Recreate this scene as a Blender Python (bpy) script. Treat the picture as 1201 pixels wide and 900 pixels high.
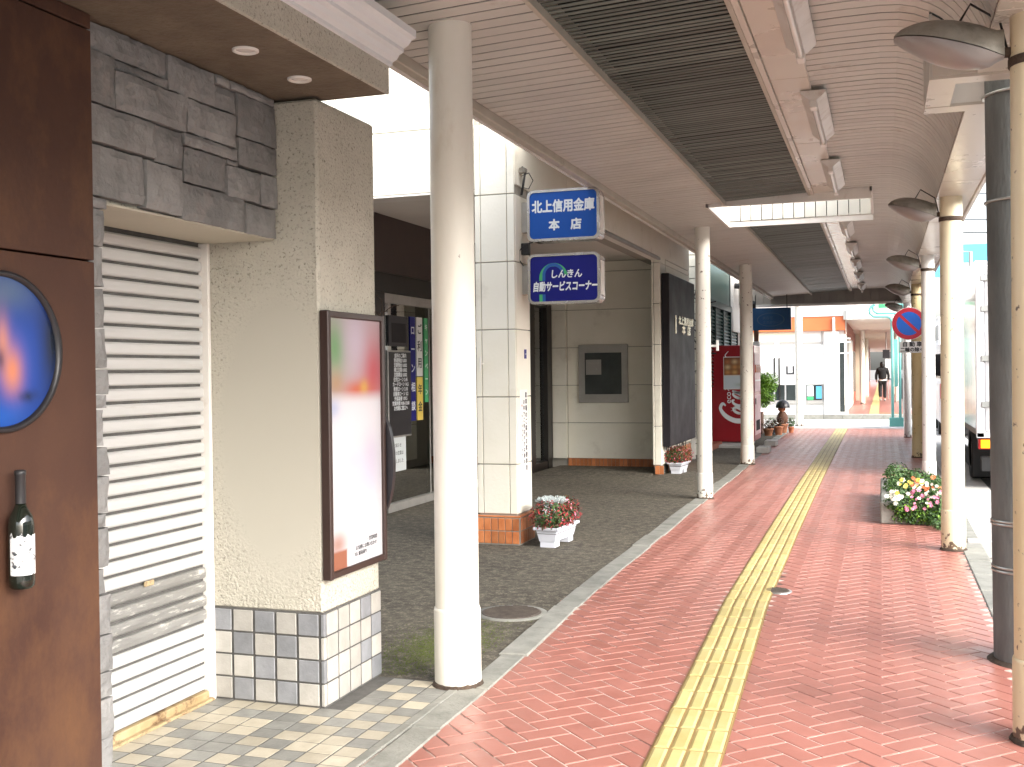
import bpy, bmesh, math, random
import numpy as np
from mathutils import Vector, Matrix, noise as mnoise
R = math.radians
random.seed(7)
rng = np.random.default_rng(11)
S = bpy.context.scene
for o in list(bpy.data.objects): bpy.data.objects.remove(o)

# ------------------------------------------------------------------ camera
cam_data = bpy.data.cameras.new('camera')
cam = bpy.data.objects.new('camera', cam_data)
S.collection.objects.link(cam)
cam_data.sensor_width = 36.0
cam_data.lens = 36.0 * 1280 / 1201
cam_data.clip_start = 0.05
cam_data.clip_end = 2000
cam.matrix_world = (Matrix.Translation((0, 0, 1.48)) @ Matrix.Rotation(R(18.75), 4, 'Z')
                    @ Matrix.Rotation(R(90 - 0.58), 4, 'X') @ Matrix.Rotation(R(-0.7), 4, 'Z'))
S.camera = cam

# ------------------------------------------------------------------ sky, sun, exposure (bright overcast day)
SUN_EL, SUN_AZ = 30.0, 118.0       # azimuth clockwise from +Y: behind the camera, on the road side
w = bpy.data.worlds.new('World'); S.world = w; w.use_nodes = True
nt = w.node_tree; nt.nodes.clear()
sky = nt.nodes.new('ShaderNodeTexSky'); sky.sky_type = 'NISHITA'; sky.sun_disc = False
sky.sun_elevation = R(SUN_EL); sky.sun_rotation = R(SUN_AZ)
sky.air_density = 1.0; sky.dust_density = 4.0; sky.ozone_density = 1.0
hs = nt.nodes.new('ShaderNodeHueSaturation'); hs.inputs['Saturation'].default_value = 0.42
bg = nt.nodes.new('ShaderNodeBackground'); bg.inputs['Strength'].default_value = 0.15
wo = nt.nodes.new('ShaderNodeOutputWorld')
nt.links.new(sky.outputs[0], hs.inputs['Color']); nt.links.new(hs.outputs[0], bg.inputs['Color'])
nt.links.new(bg.outputs[0], wo.inputs['Surface'])
sl = bpy.data.lights.new('sun', 'SUN'); sl.energy = .6; sl.angle = R(60); sl.color = (1.0, 0.985, 0.96)
so = bpy.data.objects.new('sun', sl); S.collection.objects.link(so)
d = Vector((math.sin(R(SUN_AZ)) * math.cos(R(SUN_EL)), math.cos(R(SUN_AZ)) * math.cos(R(SUN_EL)), math.sin(R(SUN_EL))))
so.rotation_euler = d.to_track_quat('Z', 'Y').to_euler(); so.location = (20, -20, 30)
S.view_settings.view_transform = 'Standard'; S.view_settings.look = 'None'
S.view_settings.exposure = 2.2; S.view_settings.gamma = 1.0
S.cycles.max_bounces = 8; S.cycles.diffuse_bounces = 5; S.cycles.glossy_bounces = 4
S.cycles.transparent_max_bounces = 12

COL = S.collection
# ------------------------------------------------------------------ helpers
def tag(o, label=None, cat=None, group=None, kind=None):
    if label: o['label'] = label
    if cat: o['category'] = cat
    if group: o['group'] = group
    if kind: o['kind'] = kind
    return o
def world_loc(o):
    v = Vector((0, 0, 0))
    while o is not None:
        v += Vector(o.location); o = o.parent
    return v
def thing(name, loc, label, cat, group=None):
    o = bpy.data.objects.new(name, None); o.location = loc; o.empty_display_size = 0.1
    COL.objects.link(o); return tag(o, label, cat, group)
def link(name, me, parent=None, loc=None, smooth=False):
    o = bpy.data.objects.new(name, me); COL.objects.link(o)
    if parent is not None: o.parent = parent
    if loc is not None: o.location = loc
    return o
class MB:
    """collects vertices and faces in world coordinates"""
    def __init__(s): s.v = []; s.f = []; s.sm = []
    def add(s, vs, fs, smooth=False):
        n = len(s.v); s.v += [tuple(p) for p in vs]
        for f in fs: s.f.append([i + n for i in f]); s.sm.append(smooth)
        return s
    def box(s, x0, x1, y0, y1, z0, z1, c=0.0, M=None):
        x0, x1 = min(x0, x1), max(x0, x1); y0, y1 = min(y0, y1), max(y0, y1); z0, z1 = min(z0, z1), max(z0, z1)
        if c <= 0:
            vs = [(x, y, z) for z in (z0, z1) for y in (y0, y1) for x in (x0, x1)]
            fs = [(0, 2, 3, 1), (4, 5, 7, 6), (0, 1, 5, 4), (2, 6, 7, 3), (0, 4, 6, 2), (1, 3, 7, 5)]
        else:
            c = min(c, (x1 - x0) * .45, (y1 - y0) * .45, (z1 - z0) * .45)
            def ring(z, i): return [(x0 + i, y0, z), (x1 - i, y0, z), (x1, y0 + i, z), (x1, y1 - i, z), (x1 - i, y1, z), (x0 + i, y1, z), (x0, y1 - i, z), (x0, y0 + i, z)]
            def inn(z): return [(x0 + c, y0 + c, z), (x1 - c, y0 + c, z), (x1 - c, y1 - c, z), (x0 + c, y1 - c, z)]
            vs = inn(z0) + ring(z0 + c, c) + ring(z1 - c, c) + inn(z1)
            fs = [(3, 2, 1, 0), (20, 21, 22, 23)]
            for i in range(8): fs.append((4 + i, 4 + (i + 1) % 8, 12 + (i + 1) % 8, 12 + i))
            for k in range(4):   # long edges then corners
                a, b = 4 + 2 * k, 4 + 2 * k + 1
                fs.append((k, (k + 1) % 4, b, a)); fs.append((12 + 2 * k, 12 + 2 * k + 1, 20 + (k + 1) % 4, 20 + k))
                nx = 4 + (2 * k + 2) % 8
                fs.append(((k + 1) % 4, nx, b)); fs.append((20 + (k + 1) % 4, b + 8, nx + 8))
        if M is not None: vs = [tuple(M @ Vector(p)) for p in vs]
        return s.add(vs, fs)
    def tube(s, pts, rad, n=12, caps=True, smooth=True):
        pts = [Vector(p) for p in pts]
        if not hasattr(rad, '__len__'): rad = [rad] * len(pts)
        rings = []
        up = Vector((0, 0, 1))
        t0 = (pts[1] - pts[0]).normalized()
        a = t0.cross(up)
        if a.length < 1e-3: a = Vector((1, 0, 0))
        a.normalize()
        vs = []
        for i, p in enumerate(pts):
            t = (pts[min(i + 1, len(pts) - 1)] - pts[max(i - 1, 0)]).normalized()
            a = (a - t * a.dot(t)).normalized(); b = t.cross(a)
            for k in range(n):
                an = 2 * math.pi * k / n
                vs.append(p + (a * math.cos(an) + b * math.sin(an)) * rad[i])
        fs = []
        for i in range(len(pts) - 1):
            for k in range(n):
                fs.append((i * n + k, i * n + (k + 1) % n, (i + 1) * n + (k + 1) % n, (i + 1) * n + k))
        s.add(vs, fs, smooth)
        if caps:
            s.add(vs[:n], [tuple(range(n - 1, -1, -1))]); s.add(vs[-n:], [tuple(range(n))])
        return s
    def lathe(s, x, y, prof, n=28, smooth=True):
        """prof = list of (r,z)"""
        vs = []; fs = []
        for r, z in prof:
            for k in range(n): an = 2 * math.pi * k / n; vs.append((x + r * math.cos(an), y + r * math.sin(an), z))
        for i in range(len(prof) - 1):
            for k in range(n): fs.append((i * n + k, i * n + (k + 1) % n, (i + 1) * n + (k + 1) % n, (i + 1) * n + k))
        s.add(vs, fs, smooth)
        s.add(vs[:n], [tuple(range(n - 1, -1, -1))]); s.add(vs[-n:], [tuple(range(n))])
        return s
    def prism(s, poly, axis, a0, a1):
        """poly of 2-D points extruded along axis: 'x'-> (y,z), 'y'-> (x,z), 'z'-> (x,y)"""
        def mk(p, a):
            return (a, p[0], p[1]) if axis == 'x' else ((p[0], a, p[1]) if axis == 'y' else (p[0], p[1], a))
        n = len(poly); vs = [mk(p, a0) for p in poly] + [mk(p, a1) for p in poly]
        fs = [tuple(range(n))[::-1], tuple(range(n, 2 * n))] + [(i, (i + 1) % n, n + (i + 1) % n, n + i) for i in range(n)]
        return s.add(vs, fs)
    def mesh(s, name, mat=None, org=(0, 0, 0), fix=True):
        me = bpy.data.meshes.new(name)
        ox, oy, oz = org
        me.from_pydata([(x - ox, y - oy, z - oz) for x, y, z in s.v], [], s.f)
        me.polygons.foreach_set('use_smooth', s.sm)
        if fix:
            bm = bmesh.new(); bm.from_mesh(me); bmesh.ops.recalc_face_normals(bm, faces=bm.faces); bm.to_mesh(me); bm.free()
        if mat: me.materials.append(mat)
        me.update(); return me
    def build(s, name, mat, parent=None, fix=True):
        org = world_loc(parent) if parent is not None else Vector((0, 0, 0))
        return link(name, s.mesh(name, mat, org, fix), parent)
def bx(name, mat, parent, *a, c=0.0): return MB().box(*a, c=c).build(name, mat, parent)

# ------------------------------------------------------------------ materials
def mat(name, c1, c2=None, rough=0.6, scale=3.0, detail=6, bump=0.0, bscale=None, metal=0.0, spec=0.5,
        var=0.0, coat=0.0, dirt=None, dscale=2.0, dlo=.55, dhi=.75, stretch=None, emit=None, estr=1.0, rvar=0.0, bdist=0.01, chips=None, creep=True):
    m = bpy.data.materials.new(name); m.use_nodes = True; t = m.node_tree; n = t.nodes; L = t.links
    p = n['Principled BSDF']; p.inputs['Roughness'].default_value = rough; p.inputs['Metallic'].default_value = metal
    p.inputs['Specular IOR Level'].default_value = spec; p.inputs['Coat Weight'].default_value = coat
    tc = n.new('ShaderNodeTexCoord'); mp = n.new('ShaderNodeMapping')
    geo = n.new('ShaderNodeNewGeometry')
    L.new(geo.outputs['Position'], mp.inputs['Vector'])
    if stretch: mp.inputs['Scale'].default_value = stretch
    ns = n.new('ShaderNodeTexNoise'); ns.inputs['Scale'].default_value = scale; ns.inputs['Detail'].default_value = detail
    ns.inputs['Roughness'].default_value = .6
    L.new(mp.outputs[0], ns.inputs['Vector'])
    mx = n.new('ShaderNodeMix'); mx.data_type = 'RGBA'
    mx.inputs[6].default_value = (*c1, 1); mx.inputs[7].default_value = (*(c2 or c1), 1)
    cr = n.new('ShaderNodeMapRange'); cr.inputs[1].default_value = .3; cr.inputs[2].default_value = .7
    L.new(ns.outputs['Fac'], cr.inputs[0]); L.new(cr.outputs[0], mx.inputs[0])
    col = mx.outputs[2]
    if var > 0:
        oi = n.new('ShaderNodeObjectInfo'); ad = n.new('ShaderNodeMath'); ad.operation = 'ADD'
        fr = n.new('ShaderNodeMath'); fr.operation = 'FRACT'
        L.new(oi.outputs['Random'], ad.inputs[0]); L.new(geo.outputs['Random Per Island'], ad.inputs[1]); L.new(ad.outputs[0], fr.inputs[0])
        mr = n.new('ShaderNodeMapRange'); mr.inputs[3].default_value = 1 - var; mr.inputs[4].default_value = 1 + var
        L.new(fr.outputs[0], mr.inputs[0])
        hv = n.new('ShaderNodeHueSaturation'); L.new(mr.outputs[0], hv.inputs['Value']); L.new(col, hv.inputs['Color']); col = hv.outputs[0]
    if dirt:
        n2 = n.new('ShaderNodeTexNoise'); n2.inputs['Scale'].default_value = dscale; n2.inputs['Detail'].default_value = 9; n2.inputs['Roughness'].default_value = .7
        L.new(mp.outputs[0], n2.inputs['Vector'])
        r2 = n.new('ShaderNodeMapRange'); r2.inputs[1].default_value = dlo; r2.inputs[2].default_value = dhi
        L.new(n2.outputs['Fac'], r2.inputs[0])
        m2 = n.new('ShaderNodeMix'); m2.data_type = 'RGBA'; L.new(r2.outputs[0], m2.inputs[0]); L.new(col, m2.inputs[6]); m2.inputs[7].default_value = (*dirt, 1)
        col = m2.outputs[2]
    if chips:
        n3 = n.new('ShaderNodeTexNoise'); n3.inputs['Scale'].default_value = 13; n3.inputs['Detail'].default_value = 5; n3.inputs['Roughness'].default_value = .65
        L.new(geo.outputs['Position'], n3.inputs['Vector'])
        r3 = n.new('ShaderNodeMapRange'); r3.inputs[1].default_value = .715; r3.inputs[2].default_value = .73; L.new(n3.outputs['Fac'], r3.inputs[0])
        m3 = n.new('ShaderNodeMix'); m3.data_type = 'RGBA'; L.new(r3.outputs[0], m3.inputs[0]); L.new(col, m3.inputs[6]); m3.inputs[7].default_value = (*chips, 1)
        col = m3.outputs[2]
    if chips and creep:
        # dried splashes and rust creeping up from the foot
        sz = n.new('ShaderNodeSeparateXYZ'); L.new(geo.outputs['Position'], sz.inputs[0])
        hz = n.new('ShaderNodeMapRange'); hz.inputs[1].default_value = .0; hz.inputs[2].default_value = .16; hz.inputs[3].default_value = .22; hz.inputs[4].default_value = 0; L.new(sz.outputs[2], hz.inputs[0])
        n4 = n.new('ShaderNodeTexNoise'); n4.inputs['Scale'].default_value = 26; n4.inputs['Detail'].default_value = 6; L.new(geo.outputs['Position'], n4.inputs['Vector'])
        a4 = n.new('ShaderNodeMath'); a4.operation = 'ADD'; L.new(hz.outputs[0], a4.inputs[0]); L.new(n4.outputs['Fac'], a4.inputs[1])
        r4 = n.new('ShaderNodeMapRange'); r4.inputs[1].default_value = .66; r4.inputs[2].default_value = .72; L.new(a4.outputs[0], r4.inputs[0])
        m4 = n.new('ShaderNodeMix'); m4.data_type = 'RGBA'; L.new(r4.outputs[0], m4.inputs[0]); L.new(col, m4.inputs[6]); m4.inputs[7].default_value = (.13, .09, .06, 1)
        col = m4.outputs[2]
    L.new(col, p.inputs['Base Color'])
    if rvar > 0:
        rr = n.new('ShaderNodeMapRange'); rr.inputs[1].default_value = .3; rr.inputs[2].default_value = .7
        rr.inputs[3].default_value = max(0.02, rough - rvar); rr.inputs[4].default_value = rough + rvar
        L.new(ns.outputs['Fac'], rr.inputs[0]); L.new(rr.outputs[0], p.inputs['Roughness'])
    if bump > 0:
        nb = n.new('ShaderNodeTexNoise'); nb.inputs['Scale'].default_value = bscale or scale * 8; nb.inputs['Detail'].default_value = 6
        L.new(mp.outputs[0], nb.inputs['Vector'])
        b = n.new('ShaderNodeBump'); b.inputs['Strength'].default_value = bump; b.inputs['Distance'].default_value = bdist
        L.new(nb.outputs['Fac'], b.inputs['Height']); L.new(b.outputs[0], p.inputs['Normal'])
    if emit: p.inputs['Emission Color'].default_value = (*emit, 1); p.inputs['Emission Strength'].default_value = estr
    return m
def vcol_mat(name, rough=0.3, estr=0.0):
    m = bpy.data.materials.new(name); m.use_nodes = True; t = m.node_tree
    p = t.nodes['Principled BSDF']; p.inputs['Roughness'].default_value = rough
    a = t.nodes.new('ShaderNodeAttribute'); a.attribute_name = 'print'
    t.links.new(a.outputs['Color'], p.inputs['Base Color'])
    if estr > 0:
        t.links.new(a.outputs['Color'], p.inputs['Emission Color']); p.inputs['Emission Strength'].default_value = estr
    return m
def glass_mat(name, tint=(.75, .8, .8), base=.08, dark=0.0):
    m = bpy.data.materials.new(name); m.use_nodes = True; t = m.node_tree; n = t.nodes; n.clear()
    tr = n.new('ShaderNodeBsdfTransparent'); tr.inputs[0].default_value = (*tint, 1)
    gl = n.new('ShaderNodeBsdfGlossy'); gl.inputs['Roughness'].default_value = .02; gl.inputs[0].default_value = (.95, .97, .97, 1)
    lw = n.new('ShaderNodeFresnel'); lw.inputs['IOR'].default_value = 1.65
    ad = n.new('ShaderNodeMath'); ad.operation = 'ADD'; ad.inputs[1].default_value = base; ad.use_clamp = True
    mx = n.new('ShaderNodeMixShader'); out = n.new('ShaderNodeOutputMaterial')
    t.links.new(lw.outputs[0], ad.inputs[0]); t.links.new(ad.outputs[0], mx.inputs[0])
    t.links.new(tr.outputs[0], mx.inputs[1]); t.links.new(gl.outputs[0], mx.inputs[2]); t.links.new(mx.outputs[0], out.inputs[0])
    return m

M = {}
M['brick'] = mat('red_paver', (0.3252, 0.1261, 0.09856), (0.3795, 0.1597, 0.1281), rough=.40, scale=9, bump=.25, bscale=90, var=.06, chips=(.19, .10, .08), creep=False, dirt=(.29, .125, .10), dscale=1.3, dlo=.5, dhi=.75, rvar=.12, bdist=.002)
M['joint'] = mat('mortar', (.66, .52, .46), (.46, .33, .28), rough=.8, scale=1.3, bump=.3, bscale=80, dirt=(.10, .07, .06), dscale=.9, dlo=.52, dhi=.60)
M['tactile'] = mat('yellow_tactile', (0.4592, 0.369, 0.1394), (0.5248, 0.4428, 0.205), rough=.55, scale=5, bump=.25, bscale=120, var=.10, dirt=(.45, .33, .16), dscale=3, dlo=.55, dhi=.8, bdist=.003)
M['tplate'] = mat('tactile_plate', (.20, .13, .045), (.30, .20, .075), rough=.6, scale=8, var=.1)
M['tjoint'] = mat('tactile_joint', (.22, .14, .05), (.3, .2, .08), rough=.8)
M['asphalt'] = mat('yard_asphalt', (.065, .061, .048), (.135, .126, .10), rough=.9, scale=55, detail=9, bump=1.0, bscale=160, dirt=(.17, .16, .135), dscale=120, dlo=.55, dhi=.66, bdist=.006)
def speckle(name, dark, light, warm, rough=.9):
    m = mat(name, dark, light, rough=rough, scale=1.2, detail=8, bump=1.0, bscale=110, bdist=.008)
    t = m.node_tree; n = t.nodes; L = t.links; p = n['Principled BSDF']
    geo = n.new('ShaderNodeNewGeometry')
    v = n.new('ShaderNodeTexVoronoi'); v.inputs['Scale'].default_value = 95; v.inputs['Randomness'].default_value = 1
    L.new(geo.outputs['Position'], v.inputs['Vector'])
    sp = n.new('ShaderNodeSeparateColor'); L.new(v.outputs['Color'], sp.inputs[0])
    mr = n.new('ShaderNodeMapRange'); mr.inputs[1].default_value = .55; mr.inputs[2].default_value = .95; L.new(sp.outputs[0], mr.inputs[0])
    big = n.new('ShaderNodeTexNoise'); big.inputs['Scale'].default_value = 14; big.inputs['Detail'].default_value = 8; big.inputs['Roughness'].default_value = .75
    L.new(geo.outputs['Position'], big.inputs['Vector'])
    b2 = n.new('ShaderNodeMapRange'); b2.inputs[1].default_value = .42; b2.inputs[2].default_value = .62; L.new(big.outputs['Fac'], b2.inputs[0])
    mu = n.new('ShaderNodeMath'); mu.operation = 'MULTIPLY'; L.new(mr.outputs[0], mu.inputs[0]); L.new(b2.outputs[0], mu.inputs[1])
    ad = n.new('ShaderNodeMath'); ad.operation = 'MULTIPLY_ADD'; ad.inputs[1].default_value = .42; L.new(b2.outputs[0], ad.inputs[0]); L.new(mu.outputs[0], ad.inputs[2]); ad.use_clamp = True
    mx = n.new('ShaderNodeMix'); mx.data_type = 'RGBA'; mx.inputs[7].default_value = (*warm, 1)
    src = p.inputs['Base Color'].links[0].from_socket
    L.new(ad.outputs[0], mx.inputs[0]); L.new(src, mx.inputs[6]); L.new(mx.outputs[2], p.inputs['Base Color'])
    return m
M['asphalt'] = speckle('yard_asphalt', (.042, .036, .026), (.082, .072, .052), (.21, .185, .14))
M['moss'] = mat('moss', (.09, .12, .025), (.12, .14, .04), rough=.95, scale=30, bump=.6, bscale=200)
M['road'] = mat('road_asphalt', (.07, .07, .07), (.12, .12, .118), rough=.75, scale=30, detail=8, bump=.6, bscale=200)
M['concrete'] = mat('kerb_concrete', (0.184, 0.1886, 0.1656), (0.3128, 0.3082, 0.276), rough=.8, scale=7, detail=9, bump=.5, bscale=70, var=.12, dirt=(.15, .15, .13), dscale=3.5, dlo=.55, dhi=.72)
M['palecon'] = mat('pale_concrete', (0.432, 0.423, 0.405), (0.558, 0.549, 0.522), rough=.75, scale=1.4, detail=9, bump=.3, bscale=60, dirt=(.36, .34, .32), dscale=.8, dlo=.5, dhi=.8)
M['ground'] = mat('ground_earth', (.16, .15, .14), (.22, .21, .2), rough=.95, scale=.3)
M['cream'] = mat('cream_paint', (0.76, 0.74, 0.65), (0.82, 0.8, 0.73), rough=.42, scale=2.2, bump=.08, bscale=40, dirt=(.48, .40, .28), dscale=1.6, dlo=.58, dhi=.85, stretch=(1, 1, .35), rvar=.08, chips=(.36, .32, .27))
M['nearcream'] = mat('near_cream_paint', (.76, .74, .65), (.82, .80, .73), rough=.42, scale=2.2, bump=.08, bscale=40, dirt=(.48, .40, .28), dscale=1.6, dlo=.58, dhi=.85, stretch=(1, 1, .35), rvar=.08, chips=(.36, .32, .27), creep=False)
M['whitecol'] = mat('white_column_paint', (.78, .78, .75), (.84, .84, .82), rough=.35, scale=2, bump=.08, bscale=40, dirt=(.35, .33, .30), dscale=6, dlo=.66, dhi=.76, chips=(.36, .32, .27))
M['ochre'] = mat('ochre_column_paint', (.62, .46, .20), (.74, .62, .38), rough=.4, scale=2.5, bump=.1, bscale=40, dirt=(.30, .18, .07), dscale=4, dlo=.6, dhi=.75, stretch=(1, 1, .4), chips=(.36, .32, .27))
M['agedcream'] = mat('aged_cream_paint', (.72, .60, .36), (.80, .74, .58), rough=.4, scale=2.0, bump=.1, bscale=40, dirt=(.42, .27, .10), dscale=3, dlo=.60, dhi=.78, stretch=(1, 1, .3), chips=(.36, .32, .27))
M['rust'] = mat('rusty_iron', (.035, .024, .018), (.09, .06, .04), rough=.85, scale=30, bump=.6, bscale=120)
M['slat'] = mat('ceiling_slat', (.52, .505, .465), (.60, .585, .54), rough=.5, scale=2.2, bump=.06, bscale=30, var=.045, dirt=(.33, .25, .18), dscale=2.2, dlo=.6, dhi=.8, rvar=.08)
M['panel'] = mat('ceiling_panel', (.56, .51, .44), (.62, .57, .50), rough=.3, scale=1.6, bump=.15, bscale=5, rvar=.08, dirt=(.42, .33, .25), dscale=3, dlo=.6, dhi=.8)
M['foil'] = mat('crinkled_metal', (.62, .56, .5), (.72, .68, .62), rough=.16, metal=.85, scale=3, bump=1.0, bscale=7, bdist=.03)
M['fin'] = mat('grey_green_fin', (0.08925, 0.1105, 0.09775), (0.1232, 0.1462, 0.1292), rough=.5, scale=3, var=.25)
M['void'] = mat('dark_void', (.012, .012, .011), rough=.9)
M['trim'] = mat('beige_trim', (.38, .35, .29), (.48, .44, .37), rough=.5, scale=4, dirt=(.2, .13, .08), dscale=5, dlo=.6, dhi=.8)
M['whitetrim'] = mat('white_trim', (.74, .71, .66), (.80, .78, .74), rough=.45, scale=4, dirt=(.5, .42, .33), dscale=6, dlo=.62, dhi=.82)
M['plank'] = mat('well_plank', (.62, .62, .56), (.70, .70, .64), rough=.5, scale=3, var=.08)
M['darkplank'] = mat('dark_plank', (.30, .275, .24), (.38, .35, .31), rough=.6, scale=3, var=.12)
def plaster_mat(name, smooth=False):
    m = mat(name, (.46, .44, .37), (.54, .515, .44), rough=.85, scale=5, detail=8, bump=1.0, bscale=85, dirt=(.21, .195, .155), dscale=75, dlo=.55, dhi=.64, bdist=.010)
    if smooth:      # the smooth area in the middle of the pillar face fades into the pitted plaster
        t = m.node_tree; n = t.nodes; L = t.links; p = n['Principled BSDF']
        geo = n.new('ShaderNodeNewGeometry'); mp = n.new('ShaderNodeMapping'); mp.vector_type = 'POINT'
        mp.inputs['Location'].default_value = (2.58 / .31, 4.29 / .1, -1.22 / .66); mp.inputs['Scale'].default_value = (1 / .31, -1 / .1, 1 / .66)
        L.new(geo.outputs['Position'], mp.inputs['Vector'])
        ln = n.new('ShaderNodeVectorMath'); ln.operation = 'LENGTH'; L.new(mp.outputs[0], ln.inputs[0])
        nz = n.new('ShaderNodeTexNoise'); nz.inputs['Scale'].default_value = 9; L.new(geo.outputs['Position'], nz.inputs['Vector'])
        ad = n.new('ShaderNodeMath'); ad.operation = 'MULTIPLY_ADD'; ad.inputs[1].default_value = .25; L.new(nz.outputs['Fac'], ad.inputs[0]); L.new(ln.outputs['Value'], ad.inputs[2])
        mr = n.new('ShaderNodeMapRange'); mr.inputs[1].default_value = .95; mr.inputs[2].default_value = 1.35; L.new(ad.outputs[0], mr.inputs[0])
        b = [x for x in n if x.type == 'BUMP'][0]; L.new(mr.outputs[0], b.inputs['Strength'])
        mx = n.new('ShaderNodeMix'); mx.data_type = 'RGBA'; mx.inputs[6].default_value = (.46, .44, .375, 1)
        src = p.inputs['Base Color'].links[0].from_socket; L.new(mr.outputs[0], mx.inputs[0]); L.new(src, mx.inputs[7]); L.new(mx.outputs[2], p.inputs['Base Color'])
    return m
M['plaster'] = plaster_mat('textured_plaster'); M['pillarplaster'] = plaster_mat('pillar_plaster', True)
M['smoothplaster'] = mat('smooth_plaster', (.44, .41, .33), (.50, .47, .385), rough=.8, scale=2.2, detail=3, bump=.05, bscale=20)
M['darkplaster'] = mat('dark_brown_plaster', (0.117, 0.0882, 0.0594), (0.18, 0.1422, 0.1008), rough=.85, scale=5, detail=8, bump=.9, bscale=40, dirt=(.10, .08, .055), dscale=30, dlo=.56, dhi=.7, bdist=.01)  # brown plaster of the canopy, darker than the other plaster
M['stone'] = mat('grey_ledgestone', (0.1752, 0.1752, 0.1732), (0.2782, 0.2762, 0.2699), rough=.8, scale=6, detail=9, bump=1.0, bscale=18, var=.16, dirt=(.30, .27, .25), dscale=4, dlo=.58, dhi=.78, bdist=.02)
M['rustwall'] = mat('rust_brown_metal', (0.051, 0.0221, 0.0153), (0.0833, 0.03995, 0.0255), rough=.6, spec=.3, scale=2.6, detail=10, bump=.15, bscale=60, dirt=(.14, .066, .030), dscale=2.2, dlo=.50, dhi=.78, rvar=.1, stretch=(1, 1, .6))
M['shutter'] = mat('shutter_white', (0.528, 0.5368, 0.528), (0.616, 0.616, 0.6072), rough=.35, scale=3, stretch=(1, .4, 6), bump=.1, bscale=30, dirt=(.42, .40, .35), dscale=5, dlo=.62, dhi=.78)
M['shuttergrey'] = mat('shutter_worn', (.24, .24, .23), (.36, .36, .35), rough=.4, metal=.3, scale=6, stretch=(1, .5, 3), bump=.2, bscale=40, dirt=(.7, .69, .66), dscale=14, dlo=.55, dhi=.65)
M['rustframe'] = mat('yellowed_rail', (.50, .40, .24), (.34, .24, .12), rough=.6, scale=8, dirt=(.12, .06, .03), dscale=9, dlo=.52, dhi=.62)
M['tilegrey'] = mat('blue_grey_tile', (0.1935, 0.2025, 0.216), (0.27, 0.279, 0.297), rough=.45, scale=12, detail=8, bump=.2, bscale=60, var=.16)
M['tilebeige'] = mat('beige_tile', (0.352, 0.3388, 0.308), (0.4312, 0.418, 0.3872), rough=.45, scale=12, detail=8, bump=.2, bscale=60, var=.13)
M['ftilegrey'] = mat('grey_floor_tile', (0.1971, 0.1971, 0.1823), (0.2957, 0.2957, 0.271), rough=.45, scale=12, detail=8, bump=.25, bscale=60, var=.18)
M['ftilebeige'] = mat('cream_floor_tile', (0.4051, 0.3624, 0.2772), (0.5117, 0.469, 0.3731), rough=.42, scale=12, detail=8, bump=.25, bscale=60, var=.16)
M['grout'] = mat('grey_grout', (0.078, 0.0768, 0.072), (0.12, 0.117, 0.111), rough=.85, scale=20, bump=.3, bscale=80)
M['cornice'] = mat('white_cornice', (.70, .73, .75), (.75, .77, .79), rough=.5, scale=3)
M['bank'] = mat('cream_bank_panel', (.80, .775, .665), (.84, .815, .72), rough=.7, scale=3, detail=8, bump=.35, bscale=38, dirt=(.55, .51, .42), dscale=2, dlo=.58, dhi=.85, bdist=.006)
M['bankjoint'] = mat('panel_joint', (.34, .32, .28), rough=.9)
M['soffit'] = mat('soffit_board', (.70, .68, .63), (.76, .73, .68), rough=.6, scale=2)
M['orangetile'] = mat('orange_brown_tile', (.42, .13, .045), (.56, .22, .09), rough=.3, scale=8, var=.28, bump=.1, bscale=40)
M['darkframe'] = mat('dark_bronze_frame', (0.0144, 0.012, 0.0104), (0.024, 0.0208, 0.0176), rough=.35, metal=.3, scale=4)
M['maroon'] = mat('dark_maroon_cladding', (0.028, 0.0136, 0.0112), (0.044, 0.024, 0.0192), rough=.4, scale=3)
M['glass'] = glass_mat('entry_glass', (.55, .62, .60), .42)
M['clearglass'] = glass_mat('window_glass', (.75, .8, .8), .10)
M['black'] = mat('black_board', (.016, .015, .018), (.024, .022, .026), rough=.35, scale=4)
M['signblack'] = mat('charcoal_sign_panel', (0.0154, 0.014, 0.0168), (0.0224, 0.0203, 0.0238), rough=.5, scale=2.5, rvar=.08, spec=.25)
M['steel'] = mat('brushed_steel', (0.338, 0.325, 0.299), (0.442, 0.429, 0.403), rough=.45, metal=.4, scale=5)
M['chrome'] = mat('sign_rim_metal', (.50, .48, .47), (.62, .60, .60), rough=.25, metal=.8, scale=5, rvar=.08)
M['signblue'] = mat('sign_face_blue', (.008, .075, .36), (.010, .09, .42), rough=.4, scale=2, spec=.25)
M['signnavy'] = mat('sign_face_navy', (.006, .008, .16), (.010, .012, .20), rough=.4, scale=2, spec=.25)
M['navy'] = mat('hanging_sign_blue', (.006, .075, .22), (.008, .09, .25), rough=.3, scale=2)
M['faint'] = mat('faded_blue_print', (.06, .13, .24), rough=.5)
M['white'] = mat('white_paint', (.80, .80, .78), rough=.4)
M['printwhite'] = mat('white_lettering', (.80, .84, .86), rough=.4)
M['green'] = mat('print_green', (.06, .42, .16), rough=.35)
M['signcyan'] = mat('print_mid_blue', (.012, .10, .36), rough=.35)
M['ink'] = mat('black_ink', (.03, .03, .035), rough=.6)
M['redink'] = mat('red_ink', (.45, .05, .05), rough=.6)
M['gold'] = mat('gold_letters', (.75, .62, .38), (.85, .78, .6), rough=.25, metal=.7)
M['red'] = mat('vending_red', (0.285, 0.0038, 0.0114), (0.342, 0.0076, 0.0171), rough=.3, scale=1.5, coat=.3)
M['pinkwhite'] = mat('vending_front', (.62, .38, .40), (.72, .5, .52), rough=.35)
M['plastic'] = mat('white_planter_plastic', (.66, .68, .76), (.72, .74, .80), rough=.4, scale=4)
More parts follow.
